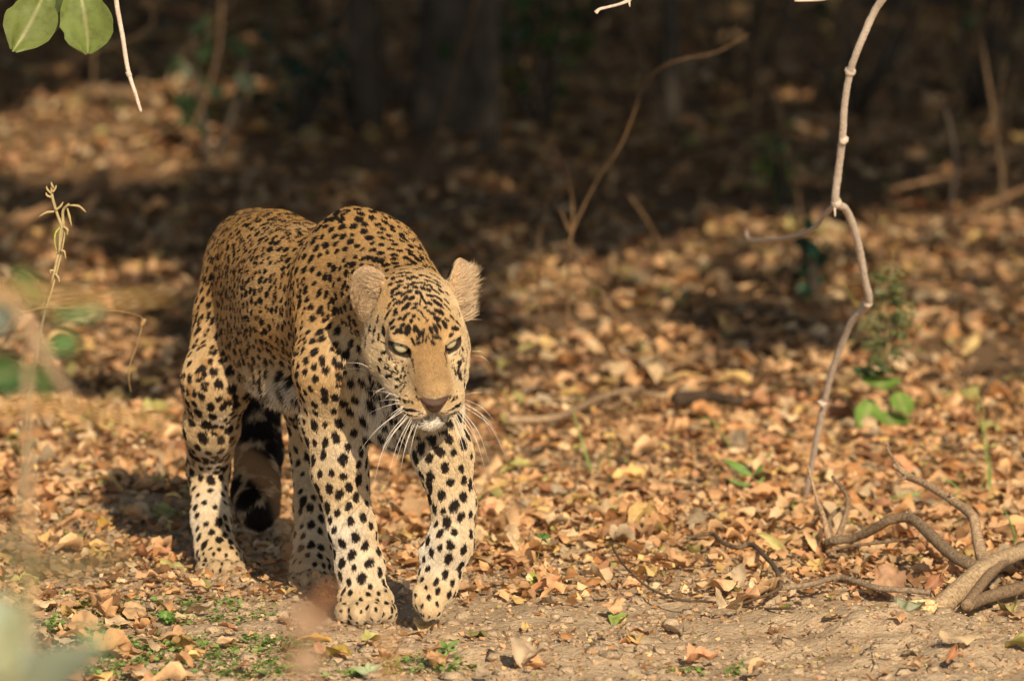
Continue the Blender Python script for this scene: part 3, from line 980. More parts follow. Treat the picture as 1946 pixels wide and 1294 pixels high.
# nose pad: a rounded triangle, broad on top, with two nostril hollows and the cleft below
gu_, gv_ = 25, 17
V = []
for j in range(gv_):
    v = j / (gv_ - 1)
    for i in range(gu_):
        s = i / (gu_ - 1) * 2 - 1
        hw = .0262 * (1 - v) ** .62 + .0028
        x_ = s * hw
        u_ = -.0125 - v * .0320 + .0020 * (1 - s * s) * (1 - v) - .0018 * abs(s) ** 3 * (1 - v)
        f_ = .1755 - .016 * s * s * (1 - v * .5) - .0075 * max(v - .55, 0) ** 1.2 * 3 - .010 * max(.18 - v, 0) * 5 * .5
        nd = ((abs(x_) - .0140) / .0068) ** 2 + ((v - .42 - .10 * abs(s)) / .13) ** 2
        f_ -= .0058 * math.exp(-nd)
        f_ -= .0012 * math.exp(-(x_ / .0008) ** 2)
        ed = max(abs(s) ** 6, (2 * v - 1) ** 8)
        f_ -= .010 * ed
        V.append(H(x_, f_, u_))
ii = (np.arange(gv_ - 1)[:, None] * gu_ + np.arange(gu_ - 1)[None]).ravel()
nose = link('nose', np_mesh('nose', np.array(V), np.stack([ii, ii + 1, ii + gu_ + 1, ii + gu_], -1), nm), LEO)
wm, n, b = new_mat('whisker_hair')
b.inputs['Base Color'].default_value = (.86, .80, .70, 1)
b.inputs['Roughness'].default_value = .4
# whiskers: root px, tip px, sag px, tip depth shift
WK = [((772,768),(706,842),6,.05),((770,778),(678,866),12,.04),((768,774),(690,846),4,.06),((774,784),(714,898),14,.02),((776,788),(708,926),18,-.02),
 ((778,790),(722,880),10,.0),((766,764),(690,790),-8,.06),((764,762),(712,764),-6,.05),((762,756),(700,742),-6,.05),((782,792),(738,905),8,-.03),
 ((784,794),(752,880),4,-.03),((788,796),(760,900),5,-.04),((792,798),(768,860),3,-.03),((796,799),(778,868),3,-.03),((768,770),(726,800),-3,.03),
 ((876,752),(918,746),-4,-.02),((880,764),(935,826),-12,-.03),((878,770),(962,868),-18,.0),((874,775),(930,880),-12,.02),((872,778),(915,870),-10,.03),
 ((866,786),(902,905),-8,.02),((862,788),(892,870),-6,.0),((858,790),(888,880),-4,-.02),((868,782),(925,905),-14,.04),((882,758),(940,800),-8,-.02),
 ((856,790),(876,850),-3,-.03),((884,768),(948,830),-10,.03),
 ((700,705),(636,708),-10,.03),((705,700),(648,690),-8,.03),((735,735),(702,760),5,.02),((746,745),(725,770),4,.02),((898,675),(930,690),-6,.0),((895,668),(922,672),-4,.02)]
for (r0, t0, sag, dy) in WK:
    c, nn = hit(*r0)
    if c is None: c = P(r0[0], r0[1], -.3)
    y0 = c[1]
    mid = ((r0[0] + t0[0]) / 2 - (t0[1] - r0[1]) / 60 * sag * .0 - sag * .55, (r0[1] + t0[1]) / 2 - abs(sag) * .65)
    m = MB()
    m.tube([c + (c - CAM) * .0002, P(*mid, y0 + dy * .5 - .02), P(*t0, y0 + dy)], [.00048, .00038, .00010], sides=5, n=9)
    link('whisker', m.mesh('whisker', wm), LEO)
# ------------------------------------------------------------------ leaves: materials and shapes
def leaf_material(name, use_obj, green=False):
    m, n, b = new_mat(name)
    if use_obj:
        oi = n.nodes.new('ShaderNodeObjectInfo'); base = oi.outputs['Color']
    else:
        base = attr(n, 'col').outputs['Color']
    t = add_noise(n, 55 if not use_obj else 6, 5, .65); t2 = add_noise(n, 260 if not use_obj else 30, 3, .6)
    r = ramp(n, t.outputs[0], [(.28, (.58, .52, .48)), (.5, (1, 1, 1)), (.75, (1.22, 1.2, 1.12))])
    c = mixc(n, .75, base, r.outputs[0], 'MULTIPLY')
    r2 = ramp(n, t2.outputs[0], [(.22, (.30, .24, .20)), (.36, (1, 1, 1))])
    c = mixc(n, .55 if not green else .25, c, r2.outputs[0], 'MULTIPLY')
    vn = attr(n, 'vein').outputs['Fac']
    c = mixc(n, vn, c, (.62, .55, .30) if green else (.50, .36, .22))
    n.links.new(c, b.inputs['Base Color'])
    b.inputs['Roughness'].default_value = .62 if not green else .45
    b.inputs['Specular IOR Level'].default_value = .25 if not green else .4
    bumpn(n, b, t2.outputs[0], .35, .0015)
    tr = n.nodes.new('ShaderNodeBsdfTranslucent'); n.links.new(c, tr.inputs[0])
    mx = n.nodes.new('ShaderNodeMixShader'); mx.inputs[0].default_value = .22 if green else .12
    out = n.nodes['Material Output']
    n.links.new(b.outputs[0], mx.inputs[1]); n.links.new(tr.outputs[0], mx.inputs[2]); n.links.new(mx.outputs[0], out.inputs[0])
    return m
M_LITTER = leaf_material('dry_leaf', False)
M_LEAFO = leaf_material('dry_leaf_single', True)
M_GREEN = leaf_material('green_leaf', False, True)

def leaf_shape(nr, nc, rng, wd=.6, bend=0., fold=0., curl=0., jag=.06, tip=1.0, wav=.04, lobes=0, crum=.0):
    """unit-length leaf, base at origin, along +Y, face up +Z; returns V, F, vein"""
    t = np.linspace(0, 1, nr)[:, None]; s = np.linspace(-1, 1, nc)[None, :]
    w = wd * .5 * np.sin(np.pi * np.clip(t, .02, .985) ** (.85 * tip)) ** .72
    if lobes: w = w * (1 + .22 * np.sin(t * np.pi * lobes * 2 + rng.uniform(0, 6)))
    w = w * (1 + jag * rng.normal(size=(nr, nc)) * (np.abs(s) > .9))
    x = s * w * np.cos(np.clip(fold * 1.0, -1.2, 1.2))
    y = t + 0 * s
    z = np.abs(s) * w * math.sin(fold) + curl * (s ** 2) * w * 1.2
    ph = rng.uniform(0, 6.28, 4)
    z = z + wav * np.sin(t * 7 + ph[0] + s * 2) * (.3 + np.abs(s)) + wav * .7 * np.sin(t * 13 + ph[1]) * s
    cr = np.array([vnoise(t * 3.1 + 0 * s + sd_, s * 1.7 + 0 * t, 0, 7) + .6 * vnoise(t * 6.5 + 0 * s, s * 3.3 + sd_ + 0 * t, 1, 8) for sd_ in (float(ph[0]),)])[0]
    z = z + crum * cr * wd
    if abs(bend) > 1e-3:                       # roll the length into an arc
        th = (y - .3) * bend
        yy = np.sin(th) / bend * 1.0; zz = (1 - np.cos(th)) / bend
        y2 = yy - z * np.sin(th); z2 = zz + z * np.cos(th)
        y, z = y2, z2
    x = x + .05 * np.sin(t * 3 + ph[2])
    V = np.stack([x, y, z], -1).reshape(-1, 3)
    i = (np.arange(nr - 1)[:, None] * nc + np.arange(nc - 1)[None]).ravel()
    F = np.stack([i, i + 1, i + nc + 1, i + nc], -1)
    vein = np.where(np.abs(s + 0 * t) < .01, .32, 0.).ravel()
    return V, F, vein

def rotm(yaw_, pitch_, roll_):
    cy, sy, cp, sp, cr, sr = np.cos(yaw_), np.sin(yaw_), np.cos(pitch_), np.sin(pitch_), np.cos(roll_), np.sin(roll_)
    z = np.zeros_like(cy); o = np.ones_like(cy)
    Rz = np.stack([np.stack([cy, -sy, z], -1), np.stack([sy, cy, z], -1), np.stack([z, z, o], -1)], -2)
    Rx = np.stack([np.stack([o, z, z], -1), np.stack([z, cp, -sp], -1), np.stack([z, sp, cp], -1)], -2)
    Ry = np.stack([np.stack([cr, z, sr], -1), np.stack([z, o, z], -1), np.stack([-sr, z, cr], -1)], -2)
    return Rz @ Rx @ Ry

PAL = np.array([(.55, .315, .165), (.63, .41, .245), (.40, .195, .085), (.24, .125, .065), (.62, .42, .18), (.36, .33, .13),
                (.50, .255, .150), (.42, .325, .235), (.58, .345, .20), (.66, .47, .31)])
PAL = np.minimum(PAL * np.array([1.25, 1.27, 1.18]), .8)
PALP = np.array([.19, .18, .09, .045, .08, .035, .06, .05, .16, .11])
PALN = ['tan', 'pale tan', 'orange brown', 'dark brown', 'yellowish', 'olive green', 'rust pink', 'grey brown', 'sandy', 'cream']

rl = np.random.default_rng(11)
NP_ = 28
PSPEC = []
for k in range(NP_):
    PSPEC.append(dict(wd=rl.uniform(.42, .85), bend=rl.choice([-1, 1], p=[.7, .3]) * rl.uniform(.05, 1.2), fold=rl.uniform(-.35, .4),
                      curl=rl.uniform(-.5, .9), jag=rl.uniform(.03, .14), tip=rl.uniform(.75, 1.25), wav=rl.uniform(.03, .085), lobes=int(rl.choice([0, 0, 0, 2, 3])), crum=rl.uniform(.08, .24)))
def protos(nr, nc, seed=5):
    out = []
    for k, sp in enumerate(PSPEC):
        V, F, ve = leaf_shape(nr, nc, np.random.default_rng(seed + k), **sp)
        V = V - [0, .5 * (V[:, 1].max() + V[:, 1].min()), V[:, 2].min()]
        out.append((V, F, ve))
    return out
PH_, PM_, PL_ = protos(12, 9), protos(7, 5), protos(4, 3)

def density(px, py):
    d = np.ones_like(px)
    bare = sstep(1110, 1150, py + 16 * np.sin(px / 60.)) * sstep(240, 520, px)
    d = d * (1 - .93 * bare)
    d = d * (1 - .60 * sstep(985, 1040, py + 18 * np.sin(px / 47.)) * sstep(620, 540, px))
    d = d * (1 - .30 * sstep(1040, 1090, py) * sstep(880, 930, px))
    feet = np.exp(-(((px - 560) / 330) ** 2 + ((py - 1110) / 75) ** 2) * 1.2)
    d = d * (1 - .93 * feet)
    lft = np.exp(-(((px - 250) / 190) ** 2 + ((py - 1000) / 60) ** 2) * 1.2)
    d = d * (1 - .85 * lft)
    d = d * (1 - .5 * np.exp(-(((px - 1380) / 110) ** 2 + ((py - 1075) / 26) ** 2)))
    d = d * (1 - .5 * np.exp(-(((px - 1310) / 90) ** 2 + ((py - 985) / 22) ** 2)))
    return np.clip(d, .0, 1)

def scatter(n_, y0, y1, marg):
    y = rl.uniform(y0, y1, n_)
    hw = (14 + y) * 973 / FPX + marg
    x = rl.uniform(-1, 1, n_) * hw
    return x, y

def litter(n_, y0, y1, marg, L0, L1, layer):
    x, y = scatter(n_, y0, y1, marg)
    z = hgt(x, y)
    px, py = to_px(np.stack([x, y, z], -1))
    clump = .72 + .55 * fbm(x * 3, y * 3, 0, 50, 3)
    k = rl.random(n_) < density(px, py) * np.clip(clump, .15, 1)
    x, y, z = x[k], y[k], z[k]; n_ = len(x)
    return dict(pos=np.stack([x, y, z + rl.uniform(-.002, layer, n_)], -1), yaw=rl.uniform(0, 2 * np.pi, n_), pitch=rl.normal(0, .19, n_), roll=rl.normal(0, .19, n_),
                L=rl.uniform(L0, L1, n_) * rl.choice([.4, .65, .9, 1.1], n_), pr=rl.integers(0, NP_, n_), pal=rl.choice(len(PAL), n_, p=PALP / PALP.sum()), br=rl.uniform(.68, 1.18, n_))
near = litter(17500, -1.1, 3.0, .5, .032, .066, .012)
mid = litter(27000, 3.0, 12.0, .8, .036, .066, .02)
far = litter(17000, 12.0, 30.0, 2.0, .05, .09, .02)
mid['br'] = mid['br'] * 1.0; far['br'] = far['br'] * .5     # far leaves darkened, the wood's shade put into their colour

def batch(Ld, P_, name, extra=None):
    Vs, Fs, Cs, Ve, c0 = [], [], [], [], 0
    R_ = rotm(Ld['yaw'], Ld['pitch'], Ld['roll'])
    for k in range(NP_):
        s = np.where(Ld['pr'] == k)[0]
        if not len(s): continue
        V, F, ve = P_[k]
        X = np.einsum('nij,vj->nvi', R_[s], V) * Ld['L'][s][:, None, None]
        X = X - np.array([0, 0, 1]) * (X[:, :, 2].min(1) * .75)[:, None, None]
        X = X + Ld['pos'][s][:, None, :]
        nv = len(V)
        Vs.append(X.reshape(-1, 3)); Fs.append((F[None] + (np.arange(len(s)) * nv)[:, None, None]).reshape(-1, 4) + c0)
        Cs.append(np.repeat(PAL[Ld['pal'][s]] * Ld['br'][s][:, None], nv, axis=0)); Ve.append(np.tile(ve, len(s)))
        c0 += nv * len(s)
    return np_mesh(name, np.vstack(Vs), np.vstack(Fs), M_LITTER, True, {'col': ('FLOAT_COLOR', 'POINT', np.vstack(Cs)), 'vein': ('FLOAT', 'POINT', np.concatenate(Ve))})

# the 290 leaves that show largest are objects of their own
px, py = to_px(near['pos'])
ok = (px > 10) & (px < 1936) & (py > 640) & (py < 1285) & ~((px > 340) & (px < 905) & (py < 1165)) & (near['L'] > .043)
score = near['L'] * (16100 / (14 + near['pos'][:, 1])) * (ok > 0) * (.8 + .4 * rl.random(len(px)))
pick = np.argsort(-score)[:285]
rest = {k: np.delete(v, pick, axis=0) for k, v in near.items()}
tag(link('leaf_litter', batch(rest, PM_, 'leaf_litter')), 'layer of dry brown leaves covering the ground around and behind the leopard', 'leaf litter', kind='stuff')
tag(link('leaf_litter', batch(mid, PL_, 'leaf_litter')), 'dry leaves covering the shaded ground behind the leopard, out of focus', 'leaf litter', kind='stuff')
tag(link('leaf_litter', batch(far, PL_, 'leaf_litter')), 'leaf litter darkened as shade under the trees at the back', 'leaf litter', kind='stuff')
pm = []
for k, (V, F, ve) in enumerate(PH_):
    me = np_mesh('dry_leaf', V, F, M_LEAFO, True, {'vein': ('FLOAT', 'POINT', ve)})
    pm.append(me)
SZ = lambda l: 'small' if l < .050 else 'middling' if l < .060 else 'large'
def ZONE(a, c):
    if c > 1160: return 'at the bottom edge ' + ('below the hind feet' if a < 480 else 'below the forefeet' if a < 900 else 'at the centre' if a < 1250 else 'below the long grey twig' if a < 1600 else 'in the right corner')
    if a < 350: return 'left of the hind feet' if c > 930 else 'left of the hind legs'
    if a > 1640: return 'behind the forked branch' if c < 960 else 'under the forked branch' if c < 1110 else 'beside the splintered branch end'
    if a > 1450: return 'around the foot of the vine' if c < 1000 else 'above the long grey twig'
    if a > 1180: return 'near the narrow leaved seedling' if c < 1000 else 'near the thin curved twig'
    return 'right of the whiskers' if c < 950 else 'right of the lifted paw'
Rp = rotm(near['yaw'], near['pitch'], near['roll'])
for i in pick:
    k = near['pr'][i]
    o = bpy.data.objects.new('dry_leaf', pm[k]); COL.objects.link(o)
    zz = (PH_[k][0] @ Rp[i].T)[:, 2].min() * near['L'][i] * .75
    o.location = near['pos'][i] - np.array([0, 0, zz])
    o.rotation_euler = Matrix(Rp[i].tolist()).to_euler()
    o.scale = (near['L'][i],) * 3
    c_ = PAL[near['pal'][i]] * near['br'][i]
    o.color = (*c_, 1)
    zn = ZONE(px[i], py[i])
    tag(o, '%s %s %s dry %s leaf %s' % (SZ(near['L'][i]), 'narrow' if PSPEC[k]['wd'] < .6 else 'broad', 'arched' if PSPEC[k]['bend'] < -.6 else 'flattish' if PSPEC[k]['bend'] < .5 else 'upcurled', PALN[near['pal'][i]], zn), 'dry leaf', 'dry leaves lying on the ground')

# crumbs: broken leaf bits and grit
nC = 42000
x, y = scatter(nC, -1.1, 3.0, .3); z = hgt(x, y)
s = rl.uniform(.001, .0055, nC) * np.where(y > .15, 2.0, 1) * rl.choice([.6, 1, 1.4], nC)
R_ = rotm(rl.uniform(0, 6.28, nC), rl.normal(0, .5, nC), rl.normal(0, .5, nC))
q = np.array([(-.5, -.8, 0), (.6, -.5, .1), (.4, .7, 0), (-.5, .6, .15)])
X = np.einsum('nij,vj->nvi', R_, q) * s[:, None, None] * rl.uniform(.5, 1.3, (nC, 4, 1)) + np.stack([x, y, z + s * .35 + .0005 + np.where(y > .15, rl.uniform(0, .016, nC), 0)], -1)[:, None]
Cc = np.repeat(PAL[rl.choice(len(PAL), nC, p=PALP / PALP.sum())] * rl.uniform(.6, 1.2, (nC, 1)), 4, axis=0)
me = np_mesh('leaf_crumbs', X.reshape(-1, 3), np.arange(nC * 4).reshape(-1, 4), M_LITTER, False, {'col': ('FLOAT_COLOR', 'POINT', Cc), 'vein': ('FLOAT', 'POINT', np.zeros(nC * 4))})
tag(link('leaf_crumbs', me), 'broken leaf bits and grit scattered on the soil', 'leaf debris', kind='stuff')

# pebbly clods of soil
def clods(n_):
    V0, F0 = uvsphere(1, 6, 4)
    x, y = scatter(n_, -1.1, 1.2, .2); z = hgt(x, y)
    s = rl.uniform(.0015, .006, n_) * rl.choice([1, 1, 1, 1, 1.8, 2.6], n_)
    Vn = V0[None] * (1 + .25 * rl.normal(size=(n_, len(V0), 1))) * s[:, None, None] * np.array([1.2, 1.2, .7]) + np.stack([x, y, z], -1)[:, None]
    Fn = (F0[None] + (np.arange(n_) * len(V0))[:, None, None]).reshape(-1, 4)
    return np_mesh('soil_clods', Vn.reshape(-1, 3), Fn, soil, True)
tag(link('soil_clods', clods(6500)), 'small crumbs of dry earth scattered over the bare soil', 'soil crumbs', kind='stuff')

# ------------------------------------------------------------------ bark and stems
def bark_material(name, c0, c1, scale=60, attrc=False):
    m, n, b = new_mat(name)
    t = add_noise(n, scale, 6, .7)
    r = ramp(n, t.outputs[0], [(.3, c0), (.65, c1)])
    c = r.outputs[0]
    if attrc: c = mixc(n, 1.0, c, attr(n, 'col').outputs['Color'], 'MULTIPLY')
    n.links.new(c, b.inputs['Base Color'])
    b.inputs['Roughness'].default_value = .85
    b.inputs['Specular IOR Level'].default_value = .2
    bumpn(n, b, t.outputs[0], 1.0, .004)
    return m
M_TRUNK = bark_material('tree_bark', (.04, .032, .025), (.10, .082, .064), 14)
M_BARK = bark_material('branch_bark', (.14, .105, .075), (.56, .46, .34), 170, True)
M_VINE = bark_material('vine_bark', (.56, .45, .36), (.80, .69, .58), 150, True)
M_STEM = bark_material('plant_stem', (.28, .24, .13), (.44, .38, .22), 90, True)

def pl(name, mat, pts, radii, parent=None, sides=9, rough=.12, seed=1, col=None, n=None):
    m = MB(); m.tube(pts, radii, sides=sides, rough=rough, seed=seed, col=col, n=n)
    return link(name, m.mesh(name, mat), parent)

def put_leaf(base, tip, wpx, parent, name='leaf', col=(.10, .17, .045), face=None, bend=.5, fold=.25, seed=0, mat=None, nr=10, nc=7, curl=.1, jag=.02, tipk=1.0, lobes=0, crum=0., label=None):
    """a leaf from 3D point base to tip, wpx = width / length"""
    base, tip = np.array(base, float), np.array(tip, float)
    Ld = np.linalg.norm(tip - base)
    V, F, ve = leaf_shape(nr, nc, np.random.default_rng(seed + 100), wd=wpx, bend=bend, fold=fold, curl=curl, jag=jag, tip=tipk, wav=.015, lobes=lobes, crum=crum)
    V = V - V[nc // 2]
    ax = nrm(V[-nc // 2 - 1] - 0)
    sc_ = Ld / np.linalg.norm(V[-(nc // 2) - 1])
    u = nrm(tip - base)
    f = nrm(CAM - base) if face is None else nrm(face)
    f = nrm(f - u * np.dot(f, u)); sdv = np.cross(u, f)
    # local frame whose Y runs base to tip
    ly = nrm(V[-(nc // 2) - 1]); lx = np.array([1., 0, 0]); lz = nrm(np.cross(lx, ly)); lx = np.cross(ly, lz)
    loc_ = np.stack([V @ lx, V @ ly, V @ lz], -1) * sc_
    Wv = base + loc_[:, :1] * sdv + loc_[:, 1:2] * u + loc_[:, 2:3] * f
    C = np.tile(np.array(col, float), (len(V), 1))
    me = np_mesh(name, Wv, F, mat or M_GREEN, True, {'col': ('FLOAT_COLOR', 'POINT', C), 'vein': ('FLOAT', 'POINT', ve)})
    o = link(name, me, parent)
    return o

vy = lambda k, n_: .45 + (1.50 - .45) * (k / (n_ - 1)) ** 1.3
V_ = [(1700, -60), (1684, -12), (1662, 22), (1632, 90), (1615, 140), (1605, 200), (1601, 262), (1594, 320), (1588, 384), (1606, 396), (1622, 432), (1634, 478), (1643, 530), (1650, 574),
      (1622, 606), (1602, 648), (1582, 702), (1567, 762), (1552, 832), (1540, 895), (1532, 948)]
# ------------------------------------------------------------------ trees and their canopy (unseen, its gaps shaped to place sun patches and shade)
LIGHTS = [(170, 262, 260, 84, 1.0), (60, 300, 90, 30, .8), (230, 165, 150, 26, .6), (60, 455, 150, 35, .55), (150, 560, 210, 70, .7), (110, 660, 260, 70, .9), (1250, 512, 120, 34, .9), (1560, 470, 260, 42, .75),
          (1830, 435, 170, 50, .6), (1130, 605, 190, 48, .85), (1010, 560, 70, 36, .8), (1740, 560, 240, 50, .7), (1800, 655, 230, 60, .95), (1225, 232, 55, 12, .6),
          (835, 225, 60, 12, .3), (380, 280, 60, 16, .8), (420, 180, 120, 18, .25), (1100, 690, 260, 50, 1), (1890, 270, 60, 18, .4), (380, 120, 90, 16, .15)]
DARKS = [(1470, 615, 190, 46, .95), (1650, 690, 60, 16, .5), (620, 640, 120, 60, .2), (960, 700, 60, 26, .4), (1350, 715, 60, 20, .5), (300, 610, 70, 20, .5)]
def lit(px, py, gx_, gy_):
    nz = fbm(gx_ * 1.6, gy_ * 1.1, 0, 61, 3)
    v = sstep(705, 760, py + 30 * nz)
    v = np.where(gy_ < 2.55, 1, v)
    for (a, c_, rx, ry, s_) in LIGHTS:
        d = ((px - a) / rx) ** 2 + ((py - c_) / ry) ** 2
        v = np.maximum(v, s_ * sstep(1.25, .75, d + .35 * nz))
    for (a, c_, rx, ry, s_) in DARKS:
        d = ((px - a) / rx) ** 2 + ((py - c_) / ry) ** 2
        v = v * (1 - s_ * sstep(1.2, .8, d + .3 * nz) * (gy_ > 2.5))
    v = 1 - (1 - v) ** 2.4
    v = np.maximum(v, (.62 + .3 * nz) * sstep(430, 520, py + 40 * nz) * sstep(880, 1050, px))
    v = np.maximum(v, .5 * sstep(400, 480, py) * sstep(420, 330, px))
    for (a, c_, rx, ry, s_) in DARKS[:1]: v = v * (1 - .6 * sstep(1.2, .7, ((px - a) / rx) ** 2 + ((py - c_) / ry) ** 2 + .3 * nz) * (gy_ > 2.5))
    v = np.maximum(v, .55 * sstep(.75, 1.0, fbm(gx_ * 4.5, gy_ * 2.2, 0, 66, 2)) * sstep(300, 480, py))
    return v

TREES = [  # x, y, radius, lean x, height, visible trunk?
    (G(838, 236)[0], G(838, 236)[1], .075, .05, 6.2, 'broad grey tree trunk at the back, behind the leopard'),
    (G(700, 232)[0], G(700, 232)[1], .036, -.12, 5.6, 'thinner trunk just left of the broad grey trunk'),
    (G(925, 262)[0], G(925, 262)[1], .022, .35, 5.2, 'slender leaning trunk just right of the broad grey trunk'),
    (G(1275, 232)[0], G(1275, 232)[1], .020, -.30, 5.4, 'brown slanting trunk at the back right of centre'),
    (G(452, 150)[0], G(452, 150)[1] + 2, .03, .1, 5.6, 'dark trunk in the shade at the upper left'),
    (-3.1, -2.2, .12, .5, 5.4, None), (3.3, -2.6, .13, -.4, 5.5, None), (-3.6, 3.6, .13, .4, 5.6, None), (3.9, 3.2, .14, -.3, 5.6, None),
    (-4.2, 9.5, .16, .2, 6.0, None), (5.0, 9.0, .16, -.2, 6.0, None), (0.8, 16.0, .17, .1, 6.2, None), (-3.4, 17.0, .16, .0, 6.2, None), (4.3, 18.0, .18, .0, 6.4, None)]
OUT_L = ['tree standing left of the leopard, overhanging it', 'tree standing right of the path, overhanging it', 'tree behind on the left outside the clearing', 'tree behind on the right outside the clearing',
         'tree deep in the wood on the left', 'tree deep in the wood on the right', 'trunk in the dark wood behind the centre', 'trunk in the dark wood at the far left', 'trunk in the dark wood at the far right']
nL = 140000
cx = rl.uniform(-7.5, 8.5, nL); cy = rl.uniform(-6.5, 24, nL); cz = rl.uniform(3.3, 5.6, nL) + .25 * fbm(cx * .5, cy * .5, 0, 70, 2)
gpx = cx - SUN[0] / SUN[2] * cz; gpy = cy - SUN[1] / SUN[2] * cz
ppx, ppy = to_px(np.stack([gpx, gpy, hgt(gpx, gpy)], -1))
lv = lit(ppx, ppy, gpx, gpy)
lv = np.where(gpy > 24, 0, lv)
vg = np.array([P(a, c_, vy(k, 21)) for k, (a, c_) in enumerate(V_)]); vg = np.vstack([vg, (vg[1:] + vg[:-1]) / 2])
vg = np.vstack([vg] + [P(a_, b_, 2.9)[None] for a_ in (1650, 1690, 1730) for b_ in (500, 540, 580, 620, 660, 700)])
vgx, vgy = vg[:, 0] - SUN[0] / SUN[2] * vg[:, 2], vg[:, 1] - SUN[1] / SUN[2] * vg[:, 2]
for a_, b_ in zip(vgx, vgy): lv = np.where((gpx - a_) ** 2 + (gpy - b_) ** 2 < .16 ** 2, 1, lv)  # canopy leaves removed so the sun reaches the vine and young bush
dens_ = np.clip(.95 + .3 * fbm(cx * 1.1, cy * 1.1, cz * 1.1, 71, 2), .1, 1)
kp = (rl.random(nL) > lv) & (rl.random(nL) < dens_) & (gpy > 2.3)
cx, cy, cz = cx[kp], cy[kp], cz[kp]; nL = len(cx)
sz = rl.uniform(.15, .25, nL) * np.where(cy > 8, 1.25, 1)
tx = np.array([t[0] + t[3] * .8 for t in TREES]); ty = np.array([t[1] for t in TREES])
own = np.argmin((cx[:, None] - tx) ** 2 + (cy[:, None] - ty) ** 2 * .8, axis=1)
Rc = rotm(rl.uniform(0, 6.28, nL), rl.normal(-.3, .7, nL), rl.normal(0, .7, nL))
lf6 = np.array([(0, -.5, 0), (.30, -.12, .05), (.26, .22, .05), (0, .5, -.04), (-.26, .22, .05), (-.30, -.12, .05)])
lq = np.array([(0, 1, 2, 3), (0, 3, 4, 5)])
gcol = np.array([.075, .115, .035])
out_i = 0
for ti, (x0, y0, r0, lean, hh, lab) in enumerate(TREES):
    z0 = float(hgt(x0, y0))
    T_ = empty('tree', (x0, y0, z0))
    if lab is None: lab = OUT_L[out_i]; out_i += 1
    tag(T_, lab, 'tree', 'trees of the wood')
    wob = lambda k: rl.normal(0, .05)
    tp = [(x0, y0, z0 - .15), (x0 + lean * .15 + wob(0), y0 + wob(0), z0 + hh * .22), (x0 + lean * .45 + wob(0), y0 + wob(0), z0 + hh * .45), (x0 + lean * .8, y0, z0 + hh * .68), (x0 + lean, y0, z0 + hh * .82)]
    m = MB(); m.tube(tp, [r0 * 1.35, r0, r0 * .85, r0 * .6, r0 * .25], sides=16, n=26, rough=.14, seed=ti)
    s = np.where(own == ti)[0]
    if len(s):
        for q in rl.choice(s, min(9, len(s)), replace=False):
            st = rl.uniform(.55, .85)
            base = np.array([x0 + lean * .7, y0, z0 + hh * st])
            tgt = np.array([cx[q], cy[q], cz[q]])
            if tgt[2] < 2.6: continue
            base[2] = max(base[2], 2.7)
            m.tube([base, base * .5 + tgt * .5 + [0, 0, .25], tgt], [r0 * .34, r0 * .2, r0 * .06], sides=7, n=9, rough=.1)
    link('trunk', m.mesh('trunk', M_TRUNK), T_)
    if len(s):
        X = np.einsum('nij,vj->nvi', Rc[s], lf6) * sz[s][:, None, None] + np.stack([cx[s], cy[s], cz[s]], -1)[:, None]
        F = (lq[None] + (np.arange(len(s)) * 6)[:, None, None]).reshape(-1, 4)
        C = np.repeat(gcol * rl.uniform(.6, 1.4, (len(s), 1)) * np.array([1, 1, 1]) + rl.uniform(0, .03, (len(s), 1)) * np.array([1.2, .6, 0]), 6, axis=0)
        me = np_mesh('crown', X.reshape(-1, 3), F, M_GREEN, False, {'col': ('FLOAT_COLOR', 'POINT', C), 'vein': ('FLOAT', 'POINT', np.zeros(len(C)))})
        link('crown', me, T_)
print('canopy leaves', nL)

# dark thicket at the back of the wood: one mass
nT = 15000
x = rl.uniform(-6, 7, nT); y = rl.uniform(15, 27, nT); z = np.abs(rl.normal(0, 1.0, nT)) * (1 + .5 * fbm(x * .8, y * .8, 0, 91, 2)) + hgt(x, y)
kp = fbm(x * 1.2, y * .7, z * 1.2, 92, 2) > -.2
x, y, z = x[kp], y[kp], z[kp]; nT = len(x)
s = rl.uniform(.06, .14, nT)
X = np.einsum('nij,vj->nvi', rotm(rl.uniform(0, 6.28, nT), rl.normal(0, .8, nT), rl.normal(0, .8, nT)), lf6) * s[:, None, None] + np.stack([x, y, z], -1)[:, None]
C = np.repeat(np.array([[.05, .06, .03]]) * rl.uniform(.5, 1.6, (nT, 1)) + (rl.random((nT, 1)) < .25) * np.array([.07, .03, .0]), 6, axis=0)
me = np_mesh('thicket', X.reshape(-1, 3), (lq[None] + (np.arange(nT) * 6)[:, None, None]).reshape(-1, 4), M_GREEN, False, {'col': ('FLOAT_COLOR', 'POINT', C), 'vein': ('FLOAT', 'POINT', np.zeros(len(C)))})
tag(link('thicket', me), 'dark tangled undergrowth filling the back of the wood', 'thicket', kind='stuff')

